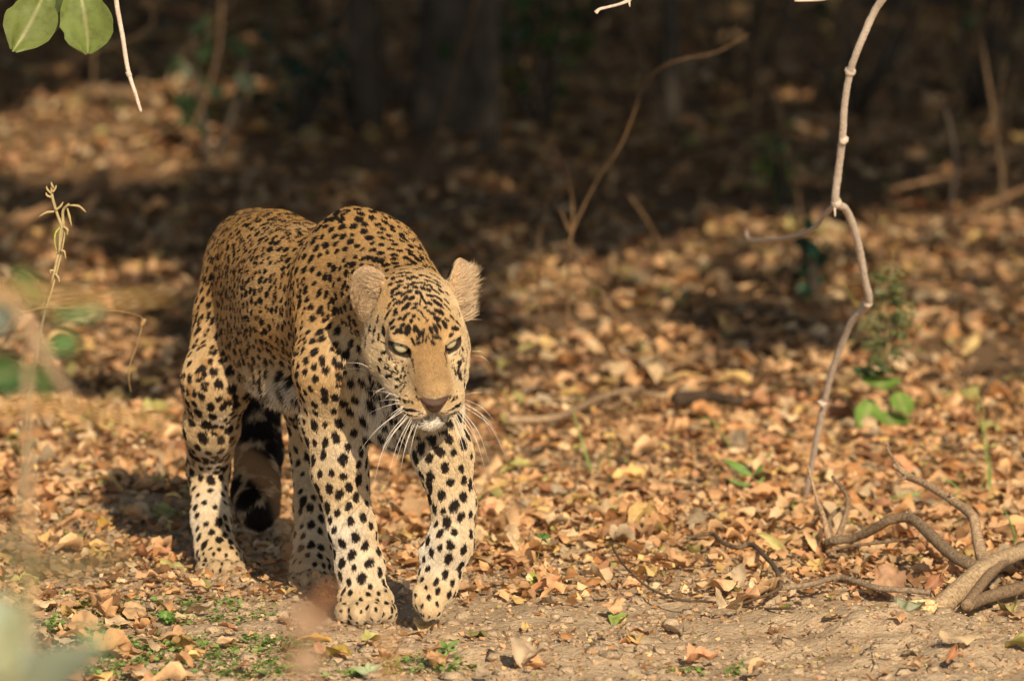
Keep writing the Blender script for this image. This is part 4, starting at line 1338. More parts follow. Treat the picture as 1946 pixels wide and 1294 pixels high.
def shrub(pxy, h, w, n_, lab, col, dead=.2, stems=6, grp='dark shrubs at the edge of the wood', leafsz=(.035, .075), dy=0):
    g = G(*pxy); g = np.array([g[0], g[1] + dy, float(hgt(g[0], g[1] + dy))])
    S = empty('shrub', g); tag(S, lab, 'shrub', grp)
    m = MB(); tips = []
    for k in range(stems):
        a = rl.uniform(0, 6.28); r = rl.uniform(.2, 1) * w
        t_ = g + np.array([math.cos(a) * r, math.sin(a) * r, h * rl.uniform(.6, 1)])
        mid_ = g * .5 + t_ * .5 + np.array([rl.normal(0, .1) * w, 0, .1 * h])
        m.tube([g - [0, 0, .03], mid_, t_], [.010, .006, .002], sides=6, n=10); tips.append((g, mid_, t_))
    link('stem', m.mesh('stem', M_TRUNK), S)
    ti = rl.integers(0, len(tips), n_); u = rl.uniform(.3, 1.05, n_)
    T3 = np.array(tips)[ti]
    p = (1 - u)[:, None] ** 2 * T3[:, 0] + (2 * u * (1 - u))[:, None] * T3[:, 1] + (u ** 2)[:, None] * T3[:, 2] + rl.normal(0, .09 * w + .02, (n_, 3))
    p[:, 2] = np.maximum(p[:, 2], g[2] + .02)
    s = rl.uniform(*leafsz, n_)
    X = np.einsum('nij,vj->nvi', rotm(rl.uniform(0, 6.28, n_), rl.normal(-.2, .7, n_), rl.normal(0, .6, n_)), lf6) * s[:, None, None] + p[:, None]
    C = np.repeat(np.array(col)[None] * rl.uniform(.6, 1.4, (n_, 1)) + (rl.random((n_, 1)) < dead) * np.array([.08, .02, .0]), 6, axis=0)
    me = np_mesh('foliage', X.reshape(-1, 3), (lq[None] + (np.arange(n_) * 6)[:, None, None]).reshape(-1, 4), M_GREEN, False, {'col': ('FLOAT_COLOR', 'POINT', C), 'vein': ('FLOAT', 'POINT', np.zeros(len(C)))})
    o = link('foliage', me, S); o['kind'] = 'stuff'
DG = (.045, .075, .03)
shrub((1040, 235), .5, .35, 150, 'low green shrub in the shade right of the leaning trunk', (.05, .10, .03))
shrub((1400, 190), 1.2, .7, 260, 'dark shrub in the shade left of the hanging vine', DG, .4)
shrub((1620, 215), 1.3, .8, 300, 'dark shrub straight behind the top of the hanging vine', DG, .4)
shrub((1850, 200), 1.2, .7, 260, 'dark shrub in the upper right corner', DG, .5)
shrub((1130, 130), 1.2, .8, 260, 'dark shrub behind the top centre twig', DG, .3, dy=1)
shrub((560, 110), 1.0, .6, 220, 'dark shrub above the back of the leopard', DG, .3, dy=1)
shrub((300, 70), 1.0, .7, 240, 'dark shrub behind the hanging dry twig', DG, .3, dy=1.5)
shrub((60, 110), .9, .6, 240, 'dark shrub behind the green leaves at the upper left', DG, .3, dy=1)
shrub((400, 265), .35, .16, 60, 'small green shrub by the sunlit patch on the left', (.04, .07, .03), .1, 4)
shrub((560, 235), .3, .3, 60, 'bluish green low shrub in the shade above the leopard', (.03, .07, .05), .0, 5)
shrub((1490, 395), .20, .09, 75, 'small light green shrub left of the fork of the vine', (.14, .22, .06), .05, 5, leafsz=(.02, .035))
shrub((1555, 572), .16, .08, 26, 'small dark green seedling behind the vine, leaves in shade', (.025, .07, .035), .0, 4, leafsz=(.04, .06))
# ------------------------------------------------------------------ hanging vine at the right
vine = empty('hanging_vine', G(1532, 948))
tag(vine, 'pale bent vine hanging from above down to the leaf litter, forked halfway', 'vine')
vp = [P(a, c_, vy(k, len(V_))) for k, (a, c_) in enumerate(V_)]
vp[-1] = G(1530, 952)
pl('stem', M_VINE, vp, [.0070, .0068, .0066, .0064, .0062, .0060, .0068, .0066, .0072, .0068, .0070, .0070, .0068, .0074, .0068, .0064, .0062, .006, .0058, .0055, .005], vine, 12, .17, 3, n=190)
for (a, c_, r_, k) in ((1614, 136, .0105, 4), (1602, 266, .0095, 6), (1588, 386, .0115, 8), (1648, 576, .0095, 13), (1563, 766, .0075, 17)):
    y_ = vy(k, len(V_)); p_ = P(a, c_, y_)
    pl('node', M_VINE, [p_ - [.001, 0, .007], p_ + [.001, 0, 0], p_ + [.0005, 0, .008]], [r_ * .62, r_, r_ * .62], vine, 10, .25, k, n=8)
    pl('bud', M_VINE, [p_, p_ + [(-1) ** k * .009, -.004, .004]], [.0032, .0018], vine, 6, .2, k + 4, n=4)
pl('side_shoot', M_VINE, [P(1588, 388, vy(8, 21)), P(1568, 408, .95), P(1546, 434, 1.1), P(1505, 450, 1.5), P(1460, 456, 1.9), P(1424, 455, 2.2), P(1418, 436, 2.3)], [.005, .0046, .0042, .004, .0038, .003, .002], vine, 8, .12, 9)
pl('thorn', M_VINE, [P(1586, 388, vy(8, 21)), P(1587, 412, vy(8, 21) - .01)], [.003, .0012], vine, 6, .1, 2, n=5)

# ------------------------------------------------------------------ leaves and twigs hanging into the top of the frame
hb_ = empty('hanging_leafy_twig', P(120, -60, -.05))
tag(hb_, 'three broad green leaves hanging into the upper left corner', 'leafy twig')
pl('stem', M_STEM, [P(40, -110, -.05), P(110, -70, -.05), P(150, -62, -.05), P(210, -100, -.05)], [.004, .0035, .003, .002], hb_, 8)
put_leaf(P(96, -52, -.05), P(24, 99, -.07), .62, hb_, nc=17, nr=16, col=(.17, .215, .06), seed=1, jag=.04, crum=.05, bend=.6, fold=.28, tipk=1.75, face=(.25, -1, .35))
put_leaf(P(112, -52, -.04), P(66, 84, -.02), .52, hb_, nc=17, nr=16, col=(.10, .14, .06), seed=2, bend=.3, fold=-.15, tipk=1.6, face=(.5, -1, .1))
put_leaf(P(146, -58, -.05), P(167, 102, -.06), .64, hb_, nc=17, nr=16, col=(.17, .225, .06), seed=3, jag=.04, crum=.05, bend=-.5, fold=.25, tipk=1.8, face=(.1, -1, .4), curl=.15)
put_leaf(P(172, -60, -.05), P(185, 6, -.05), .55, hb_, col=(.2, .3, .09), seed=4, bend=.3, tipk=.8)
tw = empty('hanging_twig', P(218, -40, .0)); tag(tw, 'thin straight dry twig hanging beside the green leaves at the upper left', 'twig')
pl('stem', M_VINE, [P(216, -50, 0), P(222, 10, 0), P(233, 70, 0), P(243, 132, 0), P(258, 180, 0), P(268, 213, 0)], [.0045, .0042, .0040, .0038, .0033, .0025], tw, 10, .08, 5, n=40)
pl('node', M_VINE, [P(243, 136, 0), P(247, 146, 0)], [.0048, .0044], tw, 8, .2, 6, n=4)
tw = empty('hanging_twig', P(1200, -30, .1)); tag(tw, 'short knobbly pale twig tip reaching into the top centre', 'twig')
pl('stem', M_VINE, [P(1240, -40, .1), P(1203, -6, .1), P(1184, 6, .1), P(1160, 13, .1), P(1140, 18, .1), P(1132, 25, .1)], [.004, .0040, .0028, .0024, .0026, .004], tw, 8, .18, 7, n=26)
pl('spur', M_VINE, [P(1195, 2, .1), P(1197, 14, .1)], [.003, .001], tw, 6, n=4)
tw = empty('hanging_twig', P(1590, -20, .1)); tag(tw, 'tip of a level twig grazing the top edge left of the vine', 'twig')
pl('stem', M_VINE, [P(1600, -14, .1), P(1570, -2, .1), P(1540, 1, .1), P(1510, 2, .1)], [.003, .003, .0026, .002], tw, 8, .1, 8)

# ------------------------------------------------------------------ arching saplings behind the leopard
DRY = (.55, .41, .28)
sp1 = empty('dry_sapling', G(1085, 470)); tag(sp1, 'dry arching sapling with bare stems behind the head of the leopard', 'sapling')
yb = float(G(1085, 470)[1])
yb2 = 3.2
pl('stem', M_BARK, [P(1078, 660, yb2), P(1080, 560, yb2), P(1083, 460, yb2), P(1108, 395, yb2), P(1140, 335, yb2), P(1178, 280, yb2), P(1205, 215, yb2), P(1222, 165, yb2), P(1255, 130, yb2), P(1300, 112, yb2), P(1360, 100, yb2), P(1422, 66, yb2)],
   [.0028, .0028, .0027, .0026, .0025, .0024, .0021, .0018, .0016, .0014, .0012, .001], sp1, 9, .08, 1, DRY, n=60)
pl('stem', M_BARK, [P(1083, 470, yb2), P(1088, 420, yb2), P(1088, 385, yb2), P(1080, 335, yb2), P(1060, 290, yb2), P(1048, 270, yb2)], [.0028, .0028, .0026, .0024, .0018, .001], sp1, 8, .1, 2, DRY, n=24)
pl('stem', M_BARK, [P(1082, 440, yb2), P(1072, 415, yb2), P(1062, 395, yb2)], [.004, .003, .0015], sp1, 7, .1, 3, DRY)
pl('stem', M_BARK, [P(1075, 660, yb2), P(1030, 600, 3.3), P(1024, 500, 3.3), P(1028, 430, 3.35), P(1040, 380, 3.4), P(1050, 340, 3.4)], [.003, .003, .003, .003, .0026, .0014], sp1, 8, .1, 4, DRY, n=24)
pl('stem', M_BARK, [P(1078, 455, yb2), P(1100, 490, yb2 - .1), P(1112, 520, yb2 - .2), P(1150, 560, yb2 - .3)], [.0035, .0032, .003, .0026], sp1, 8, .1, 5, DRY)
sp2 = empty('dry_sapling', G(1808, 400)); tag(sp2, 'dark bent sapling in the shade right of the vine', 'sapling')
y2 = float(G(1808, 400)[1]) - .6
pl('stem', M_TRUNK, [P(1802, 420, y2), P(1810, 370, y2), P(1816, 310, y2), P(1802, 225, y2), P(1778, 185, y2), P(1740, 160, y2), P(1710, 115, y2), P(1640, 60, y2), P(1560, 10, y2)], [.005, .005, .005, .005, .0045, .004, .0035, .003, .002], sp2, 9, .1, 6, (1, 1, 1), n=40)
for (a, c_, b1, b2, r_, lab) in ((1195, 370, 1260, 480, .004, 'thin slanting dead stalk right of the arching sapling'), (1920, 330, 1880, 150, .005, 'thin dark stalk at the far right edge')):
    g = G(b1, b2) if b2 > 400 else G(a, c_)
    st = empty('dead_stalk', g); tag(st, lab, 'stalk')
    if b2 > 400: pl('stem', M_BARK, [P(b1 + 10, b2 + 30, 5.0), P(b1, b2, 5.0), P((a + b1) / 2 + 6, (c_ + b2) / 2, 5.0), P(a, c_, 5.0)], [r_, r_, r_ * .8, r_ * .4], st, 7, .1, 7, DRY)
    else: pl('stem', M_BARK, [P(a, c_ + 20, g[1]), P((a + b1) / 2 + 10, (c_ + b2) / 2, g[1]), P(b1, b2, g[1])], [r_, r_ * .8, r_ * .4], st, 7, .1, 8, DRY)

# ------------------------------------------------------------------ sticks lying behind
def stick(pxs, r, lab, col=(1, 1, 1), lift=.012, mat=None, n=30, grp=None, ends=.5):
    pts = [G(a, c_) + np.array([0, 0, lift]) for (a, c_) in pxs]
    S = empty('fallen_stick', pts[0]); tag(S, lab, 'stick', grp)
    rr = [r * (1 - (1 - ends) * k / (len(pts) - 1)) for k in range(len(pts))]
    pl('stem', mat or M_BARK, pts, rr, S, 9, .12, int(pxs[0][0]), col, n)
    return S
stick([(962, 832), (1050, 828), (1100, 808), (1150, 785), (1222, 768)], .009, 'pale fallen stick on the litter right of the forelegs', (1.1, .95, .8), .035)
stick([(1285, 788), (1340, 782), (1400, 790), (1440, 782)], .016, 'dark bar in the leaves at centre right, added as a stick shadow', (.22, .19, .18), .03)  # dark rod added in place of a stick's cast shadow
stick([(1960, 362), (1880, 385), (1800, 412), (1690, 438)], .010, 'long pale stick slanting in from the right edge, upper one', (.8, .6, .46), .10)
stick([(1960, 400), (1890, 430), (1800, 470), (1740, 490)], .009, 'long pale stick slanting in from the right edge, lower one', (.8, .6, .46), .06)
stick([(1960, 455), (1860, 450), (1780, 445)], .010, 'thin level stick at the right edge below the two slanting ones', (1.1, .8, .6), .04)
stick([(-30, 492), (60, 458), (130, 420), (190, 380), (232, 338)], .014, 'thick pale stick leaning behind the dry stalk at the left', (1.3, .95, .7), .06, ends=.9)
stick([(740, 440), (850, 425), (960, 405), (1000, 400)], .018, 'dark branch on the shaded ground behind the shoulders', (.35, .3, .28), .03)
stick([(1880, 740), (1920, 722), (1960, 708)], .014, 'dark stick at the right edge among sunlit leaves', (.5, .42, .34), .01)
stick([(150, 985), (260, 992), (330, 1000), (400, 996)], .006, 'thin grey root lying on the soil left of the hind foot', (.8, .7, .6), .004)
stick([(990, 880), (986, 830), (984, 770)], .004, 'short upright dead twig right of the whiskers', (.9, .75, .6), .01)
for k in range(42):
    a, c_ = rl.uniform(20, 1930), rl.uniform(700, 1290)
    an = rl.uniform(0, 3.14); le = rl.uniform(18, 75)
    b1, b2 = a + math.cos(an) * le, min(c_ + math.sin(an) * le * .3, 1293)
    where = 'in front of the leopard' if c_ > 1140 else 'left of the leopard' if a < 450 else 'right of the leopard'
    stick([(a, c_), ((a + b1) / 2 + rl.normal(0, 3), (c_ + b2) / 2 + rl.normal(0, 2)), (b1, b2)], rl.uniform(.0009, .0028), 'thin broken twig lying on the ground %s' % where, (rl.uniform(.6, 1.3),) * 3, .004, n=9, grp='broken twigs %s' % where)

# ------------------------------------------------------------------ fallen forked branch, bottom right
fb = empty('fallen_branch', G(1790, 1172)); tag(fb, 'forked fallen branch with a pale splintered end at the lower right', 'branch')
PB = lambda a, c_, y: P(a, c_, y)
pl('limb', M_BARK, [PB(1772, 1166, .02), PB(1800, 1140, .06), PB(1835, 1112, .12), PB(1868, 1085, .18), PB(1900, 1064, .26), PB(1946, 1046, .36), PB(2010, 1020, .5)],
   [.0165, .0175, .0185, .0180, .0145, .0128, .0120], fb, 20, .16, 1, (1.35, 1.22, 1.02), 70)
pl('limb', M_BARK, [PB(1872, 1080, .2), PB(1835, 1068, .24), PB(1800, 1046, .3), PB(1770, 1018, .38), PB(1740, 990, .46), PB(1712, 983, .5), PB(1686, 990, .52), PB(1655, 1008, .56), PB(1622, 1022, .60), PB(1590, 1026, .62), PB(1572, 1030, .64)],
   [.0105, .0108, .0108, .0104, .0098, .0092, .0086, .0080, .0080, .0075, .0066], fb, 14, .20, 2, (.78, .70, .62), 80)
pl('limb', M_BARK, [PB(1880, 1078, .2), PB(1868, 1060, .24), PB(1858, 1025, .30), PB(1850, 985, .36), PB(1826, 962, .44), PB(1790, 938, .52), PB(1755, 918, .60), PB(1728, 906, .66), PB(1716, 896, .68), PB(1700, 884, .7)],
   [.016, .0115, .0095, .0090, .0080, .0070, .0066, .0068, .0058, .0050], fb, 12, .20, 3, (1.4, 1.22, 1.04), 70)
pl('twig', M_BARK, [PB(1728, 906, .66), PB(1708, 912, .66), PB(1696, 925, .66)], [.004, .003, .002], fb, 7, .1, 4, (.8, .7, .6))
pl('twig', M_BARK, [PB(1712, 892, .68), PB(1692, 862, .72), PB(1684, 845, .74)], [.0035, .0026, .0018], fb, 7, .1, 5, (.9, .8, .7))
pl('twig', M_BARK, [PB(1812, 950, .48), PB(1806, 938, .47)], [.004, .003], fb, 7, .1, 6, (.8, .7, .6))
pl('twig', M_BARK, [PB(1576, 1030, .64), PB(1566, 985, .66), PB(1552, 945, .70), PB(1535, 885, .74)], [.0058, .0045, .0035, .0022], fb, 9, .1, 7, (1.2, 1.0, .85), 30)
pl('twig', M_BARK, [PB(1590, 1024, .62), PB(1604, 990, .66), PB(1612, 950, .72), PB(1598, 925, .78), PB(1582, 906, .82)], [.0055, .005, .0048, .004, .0032], fb, 9, .1, 8, (.85, .72, .62), 30)
pl('twig', M_BARK, [PB(1580, 1020, .66), PB(1576, 990, .72), PB(1588, 972, .78), PB(1606, 965, .8)], [.005, .0045, .004, .004], fb, 9, .1, 9, (.8, .7, .6), 24)
pl('twig', M_BARK, [PB(1728, 992, .48), PB(1730, 975, .48), PB(1726, 966, .48)], [.004, .0035, .003], fb, 7, .1, 10, (.7, .6, .5))
pl('twig', M_BARK, [PB(1570, 1048, .60), PB(1610, 1038, .58), PB(1680, 1030, .52), PB(1745, 1022, .46)], [.0035, .0030, .0026, .0020], fb, 8, .1, 11, (.8, .7, .6), 30)
for k, (x_, y_, dx_, dz_) in enumerate(((1772, 1160, -.022, -.006), (1778, 1172, -.016, -.014), (1764, 1154, -.024, .004), (1788, 1178, -.008, -.016), (1770, 1168, -.020, -.012), (1782, 1164, -.018, -.004), (1796, 1176, -.004, -.012), (1766, 1164, -.026, .000))):
    p_ = PB(x_ + 10, y_ - 8, .015 - .002 * k)
    pl('splinter', M_BARK, [p_, p_ + [dx_ * .8, -.006, dz_ * .8], p_ + [dx_ * 1.7, -.012, dz_ * 1.5]], [.0080, .0055, .0005], fb, 5, .12, 20 + k, (2.4, 2.05, 1.5), 7)
lt = empty('fallen_branch', G(1765, 1150)); tag(lt, 'long thin grey twig on the ground running left from the splintered end of the branch', 'branch')
g_ = lambda a, c_, l=.010: G(a, c_) + np.array([0, 0, l + .014])
pl('limb', M_BARK, [g_(1768, 1152), g_(1720, 1150, .012), g_(1668, 1148, .014), g_(1620, 1138, .018), g_(1590, 1134, .02), g_(1545, 1142, .016), g_(1505, 1146, .014), g_(1482, 1146, .012)], [.0050, .0053, .0052, .0052, .0052, .0048, .0046, .0045], lt, 10, .13, 12, (.85, .78, .72), 60)
pl('twig', M_BARK, [g_(1486, 1146, .014), g_(1474, 1118, .02), g_(1452, 1092, .02), g_(1430, 1072, .02), g_(1400, 1072, .016), g_(1372, 1062, .016), g_(1352, 1046, .016), g_(1306, 1050, .012)], [.0045, .0042, .0046, .0046, .0045, .0042, .004, .003], lt, 9, .14, 13, (.48, .42, .38), 50)
pl('twig', M_BARK, [g_(1486, 1146, .014), g_(1460, 1156, .01), g_(1420, 1170, .01), g_(1396, 1178, .008)], [.0030, .0026, .0024, .002], lt, 8, .1, 14, (.5, .42, .36), 24)
c2_ = empty('curved_twig', G(1300, 1166)); tag(c2_, 'thin dark curved twig arching over the litter left of the grey twig', 'twig')
pl('stem', M_BARK, [g_(1510, 1178, .006), g_(1440, 1180, .008), g_(1350, 1170, .01), g_(1290, 1168, .012), g_(1240, 1158, .02), g_(1200, 1138, .03), g_(1172, 1108, .035), g_(1164, 1082, .03), g_(1178, 1070, .02), g_(1216, 1072, .008)], [.0022, .0022, .0022, .0022, .0022, .0021, .0020, .0019, .0018, .0014], c2_, 7, .12, 15, (.42, .36, .33), 70)
r_ = empty('fallen_branch', G(1850, 1160)); tag(r_, 'straight bare branch running to the right edge under the forked one', 'branch')
pl('limb', M_BARK, [g_(1835, 1180, .012), g_(1872, 1150, .03), g_(1905, 1128, .04), g_(1960, 1098, .05), g_(2020, 1070, .05)], [.0085, .009, .0092, .0092, .009], r_, 10, .12, 16, (.82, .70, .58), 36)
pl('limb', M_BARK, [g_(1838, 1178, .01), g_(1880, 1160, .01), g_(1930, 1148, .012), g_(2000, 1130, .012)], [.010, .011, .011, .011], r_, 10, .14, 17, (.7, .6, .5), 30)

# ------------------------------------------------------------------ notable fallen leaves
NOT = [  # name, base px, tip px, width ratio, colour, lift of tip (m), bend, fold, label
 ('fallen_leaf', (1905, 922), (1838, 938), .42, (.62, .40, .05), .015, .6, .5, 'bright yellow leaf lying right of the top of the forked branch'),
 ('fallen_leaf', (1905, 918), (1925, 905), .9, (.60, .38, .06), .03, -.6, .3, 'small curled yellow leaf tip by the grass at the right edge'),
 ('fallen_leaf', (70, 872), (142, 880), .45, (.45, .40, .14), .012, -.8, .2, 'broad yellow green leaf on the ground at the left edge'),
 ('fallen_leaf', (190, 1010), (262, 992), .38, (.60, .38, .10), .012, -.5, .3, 'ochre leaf on the bare soil left of the hind foot'),
 ('fallen_leaf', (180, 1062), (215, 1040), .6, (.55, .42, .14), .01, -.6, .2, 'yellowish round leaf on the soil below the ochre one'),
 ('fallen_leaf', (1360, 1125), (1460, 1150), .42, (.36, .35, .10), .022, -1.0, .6, 'olive green curled leaf left of the thin grey twig'),
 ('fallen_leaf', (1478, 1178), (1562, 1182), .34, (.36, .36, .08), .015, -1.0, .5, 'mossy green leaf below the thin grey twig'),
 ('fallen_leaf', (1838, 1162), (1884, 1130), .55, (.30, .30, .09), .035, 1.2, .7, 'curled green brown leaf standing under the forked branch'),
 ('fallen_leaf', (1905, 1160), (1946, 1180), .5, (.48, .42, .18), .015, -.8, .3, 'yellow green blotched leaf at the right edge below the branch'),
 ('fallen_leaf', (965, 1058), (1045, 1030), .40, (.50, .42, .22), .03, -.8, .4, 'greenish tan leaf with a hole right of the lifted paw'),
 ('fallen_leaf', (1005, 1118), (1060, 1108), .42, (.42, .52, .10), .008, -.5, .3, 'yellow green leaf fragment right of the lifted paw'),
 ('fallen_leaf', (1090, 985), (1158, 960), .35, (.16, .25, .06), .018, -.6, .5, 'small dark green fallen leaf among brown ones right of the forelegs'),
 ('fallen_leaf', (1695, 1140), (1668, 1075), .9, (.46, .28, .17), .045, -.9, .1, 'large dull brown leaf with small holes under the forked branch'),
 ('fallen_leaf', (1760, 1130), (1790, 1085), .7, (.38, .18, .10), .03, .7, .3, 'dark red brown leaf leaning beside the main limb'),
 ('fallen_leaf', (1350, 862), (1398, 850), .75, (.55, .22, .11), .03, -.8, .1, 'orange red upright leaf in the middle of the litter'),
 ('fallen_leaf', (1830, 680), (1862, 628), .5, (.62, .47, .22), .09, .9, .5, 'pale leaf standing on edge right of the green plant'),
 ('fallen_leaf', (1490, 1060), (1440, 1012), .36, (.55, .50, .22), .035, -.9, .6, 'pale yellow leaf curling upward left of the forked branch'),
 ('fallen_leaf', (808, 1208), (806, 1182), .6, (.66, .48, .22), .02, .3, .3, 'small pale leaf stub upright below the lifted paw'),
 ('fallen_leaf', (602, 1120), (598, 1080), .55, (.62, .36, .18), .04, .4, .3, 'pointed orange leaf standing by the shaded hind foot'),
 ('fallen_leaf', (560, 1222), (640, 1230), .30, (.62, .36, .08), .010, -.5, .6, 'narrow golden leaf on the ground below the planted forefoot'),
 ('fallen_leaf', (620, 1252), (668, 1262), .5, (.50, .36, .09), .02, -.8, .5, 'curled mustard leaf at the bottom edge left of centre'),
 ('fallen_leaf', (1570, 1000), (1600, 1012), .5, (.30, .28, .10), .02, .5, .3, 'small olive leaf beside the left end of the forked branch'),
 ('fallen_leaf', (1165, 1190), (1205, 1172), .5, (.30, .40, .10), .02, -.4, .4, 'small green leaf lying on the bare soil at centre'),
 ('fallen_leaf', (1720, 1172), (1750, 1150), .8, (.33, .37, .24), .02, -.5, .1, 'grey green leaf tucked under the splintered end'),
 ('fallen_leaf', (1100, 905), (1160, 890), .6, (.20, .15, .07), .01, .4, .2, 'dark brown flat leaf behind the grass blades'),
 ('fallen_leaf', (990, 1272), (1030, 1250), .7, (.56, .42, .28), .02, -.8, .3, 'crumpled beige leaf on the soil at the bottom centre'),
 ('fallen_leaf', (1800, 1262), (1820, 1222), .55, (.42, .20, .10), .03, 1.3, .5, 'rolled brown leaf standing on the soil at the lower right'),
 ('fallen_leaf', (1270, 1198), (1310, 1212), .5, (.62, .48, .34), .012, -.6, .3, 'pale cream leaf on bare soil below the curved twig')]
for k, (nm_, a, b_, w_, col_, lf_, bd_, fo_, lab) in enumerate(NOT):
    A = G(*a) + [0, 0, .005]; Bp = G(*b_) + np.array([0, 0, 0.006]) if lf_ < .025 else P(b_[0], b_[1], A[1] + .01)
    if lf_ < .025: Bp = Bp + [0, 0, lf_ * .4]
    dv = Bp - A; dl = np.linalg.norm(dv); Bp = A + dv * min(1, (.068 if lf_ < .025 else .085) / dl)
    face = (0, -.35, 1) if lf_ < .025 else (.2, -1, .5)
    o = put_leaf(A, Bp, w_, None, 'fallen_leaf', col_, face, bd_, fo_, 40 + k, M_LITTER, 14, 9, .3, .12, crum=.22)
    tag(o, lab, 'fallen leaf')

# ------------------------------------------------------------------ green plants on the right
bp_ = empty('young_bush', G(1690, 812)); tag(bp_, 'young bush with fine green sprigs above four broad leaves, right of the vine', 'bush')
yb_ = float(G(1690, 812)[1]) - .1
main = [P(1690, 815, yb_), P(1692, 740, yb_), P(1688, 680, yb_), P(1686, 600, yb_), P(1692, 540, yb_), P(1698, 475, yb_)]
pl('stem', M_STEM, main, [.0032, .003, .0028, .0022, .0016, .0008], bp_, 7, .1, 1, (.8, .7, .6), 30)
mk = MB(); lfp = []
for k in range(64):
    t_ = rl.uniform(0, 1); yy0 = 700 - t_ * 190
    sd = rl.choice([-1, 1]); ln_ = rl.uniform(22, 66) * (1 - abs(t_ - .35) * .9)
    x0_ = 1688 + rl.normal(0, 3); dd = rl.normal(0, .06)
    pts = [P(x0_, yy0, yb_), P(x0_ + sd * ln_ * .5, yy0 - ln_ * .18, yb_ + dd * .5), P(x0_ + sd * ln_, yy0 - ln_ * rl.uniform(-.05, .35), yb_ + dd)]
    mk.tube(pts, [.0011, .0009, .0005], sides=5, n=8)
    cc = catmull(pts, 14)
    for p_ in cc[3:]:
        lfp.append(p_ + rl.normal(0, .0028, 3)); lfp.append(p_ + rl.normal(0, .0040, 3))
link('sprig', mk.mesh('sprig', M_STEM), bp_)
lfp = np.array(lfp); nq = len(lfp)
s = rl.uniform(.006, .0125, nq)
X = np.einsum('nij,vj->nvi', rotm(rl.uniform(0, 6.28, nq), rl.normal(0, .6, nq), rl.normal(0, .6, nq)), lf6) * s[:, None, None] + lfp[:, None]
C = np.repeat(np.array([[.18, .225, .09]]) * rl.uniform(.6, 1.4, (nq, 1)), 6, axis=0)
o = link('leaflets', np_mesh('leaflets', X.reshape(-1, 3), (lq[None] + (np.arange(nq) * 6)[:, None, None]).reshape(-1, 4), M_GREEN, False, {'col': ('FLOAT_COLOR', 'POINT', C), 'vein': ('FLOAT', 'POINT', np.zeros(len(C)))}), bp_)
o['kind'] = 'stuff'
BL = [((1656, 758), (1632, 812), .60), ((1708, 745), (1726, 790), .64), ((1690, 784), (1692, 812), 1.15), ((1672, 715), (1676, 742), 1.3), ((1640, 700), (1634, 716), .7), ((1660, 700), (1656, 712), .8), ((1684, 698), (1680, 706), .8)]
for k, (a, b_, w_) in enumerate(BL):
    put_leaf(P(a[0], a[1], yb_ - .02), P(b_[0], b_[1], yb_ - .08), w_, bp_, col=(.20, .33, .07) if k < 4 else (.06, .12, .05), seed=60 + k, face=(.15, -1, .8), bend=.5, fold=.15, tipk=1.05)
sprig2 = empty('thin_shoot', G(1640, 700)); tag(sprig2, 'thin pale green shoot leaning left of the young bush', 'shoot')
pl('stem', M_STEM, [P(1668, 650, yb_), P(1648, 610, yb_), P(1622, 570, yb_), P(1604, 540, yb_), P(1598, 525, yb_)], [.0015, .0014, .0012, .0009, .0006], sprig2, 5, .1, 2, (.8, .9, .5))

def seedling(base, leaves, lab, col, stem, r=.0016, nm_='seedling', lw=.32):
    g = G(*base); S = empty(nm_, g); tag(S, lab, nm_.replace('_', ' '))
    y_ = float(g[1])
    pl('stem', M_STEM, [g] + [P(a, c_, y_ - .02 * k) for k, (a, c_) in enumerate(stem)], [r, r * .9, r * .7] if len(stem) == 2 else [r] + [r * .8] * len(stem), S, 6, .1, 1, (.7, .8, .5))
    for k, (a, b_) in enumerate(leaves):
        put_leaf(P(a[0], a[1], y_ - .02), P(b_[0], b_[1], y_ - .02 + rl.normal(0, .02)), lw * rl.uniform(.85, 1.2), S, col=tuple(np.array(col) * rl.uniform(.75, 1.25)), seed=int(base[0]) + k, face=(.1, -1, 1.1), bend=.6, fold=.3)
seedling((1455, 945), [((1430, 905), (1372, 873)), ((1432, 902), (1452, 878)), ((1428, 922), (1385, 912)), ((1446, 940), (1470, 958)), ((1440, 930), (1452, 905)), ((1470, 968), (1440, 978)), ((1440, 900), (1450, 886))],
         'green seedling with narrow leaves left of the vine foot', (.15, .30, .06), [(1448, 935), (1428, 902)], lw=.28)
seedling((1015, 1090), [((1030, 1022), (1022, 1014)), ((1031, 1022), (1048, 1020)), ((1030, 1024), (1040, 1030))], 'tiny seedling on a thin stalk right of the lifted paw', (.13, .26, .07), [(1022, 1060), (1031, 1022)], .0013, lw=.6)
seedling((1500, 975), [((1492, 958), (1476, 945)), ((1496, 962), (1512, 950)), ((1495, 968), (1484, 975))], 'small low green seedling at the foot of the vine', (.14, .28, .06), [(1498, 965), (1494, 955)], .0013, lw=.4)
seedling((1592, 960), [((1592, 958), (1588, 938)), ((1592, 958), (1604, 950)), ((1592, 960), (1578, 955))], 'tiny bright green sprout beside the left fork of the branch', (.16, .34, .06), [(1592, 962), (1592, 956)], .0012, lw=.5)
seedling((850, 1240), [((850, 1232), (818, 1240)), ((850, 1230), (872, 1216)), ((852, 1234), (880, 1240)), ((848, 1232), (838, 1216)), ((850, 1236), (846, 1250))], 'small green weed on the soil below the lifted paw', (.18, .36, .07), [(850, 1238), (850, 1232)], .0013, lw=.35)
seedling((575, 1275), [((575, 1262), (548, 1268)), ((576, 1260), (600, 1252)), ((575, 1262), (580, 1240)), ((576, 1266), (598, 1276))], 'small green weed at the bottom edge below the hind foot', (.22, .38, .10), [(575, 1270), (575, 1262)], .0013, lw=.5)
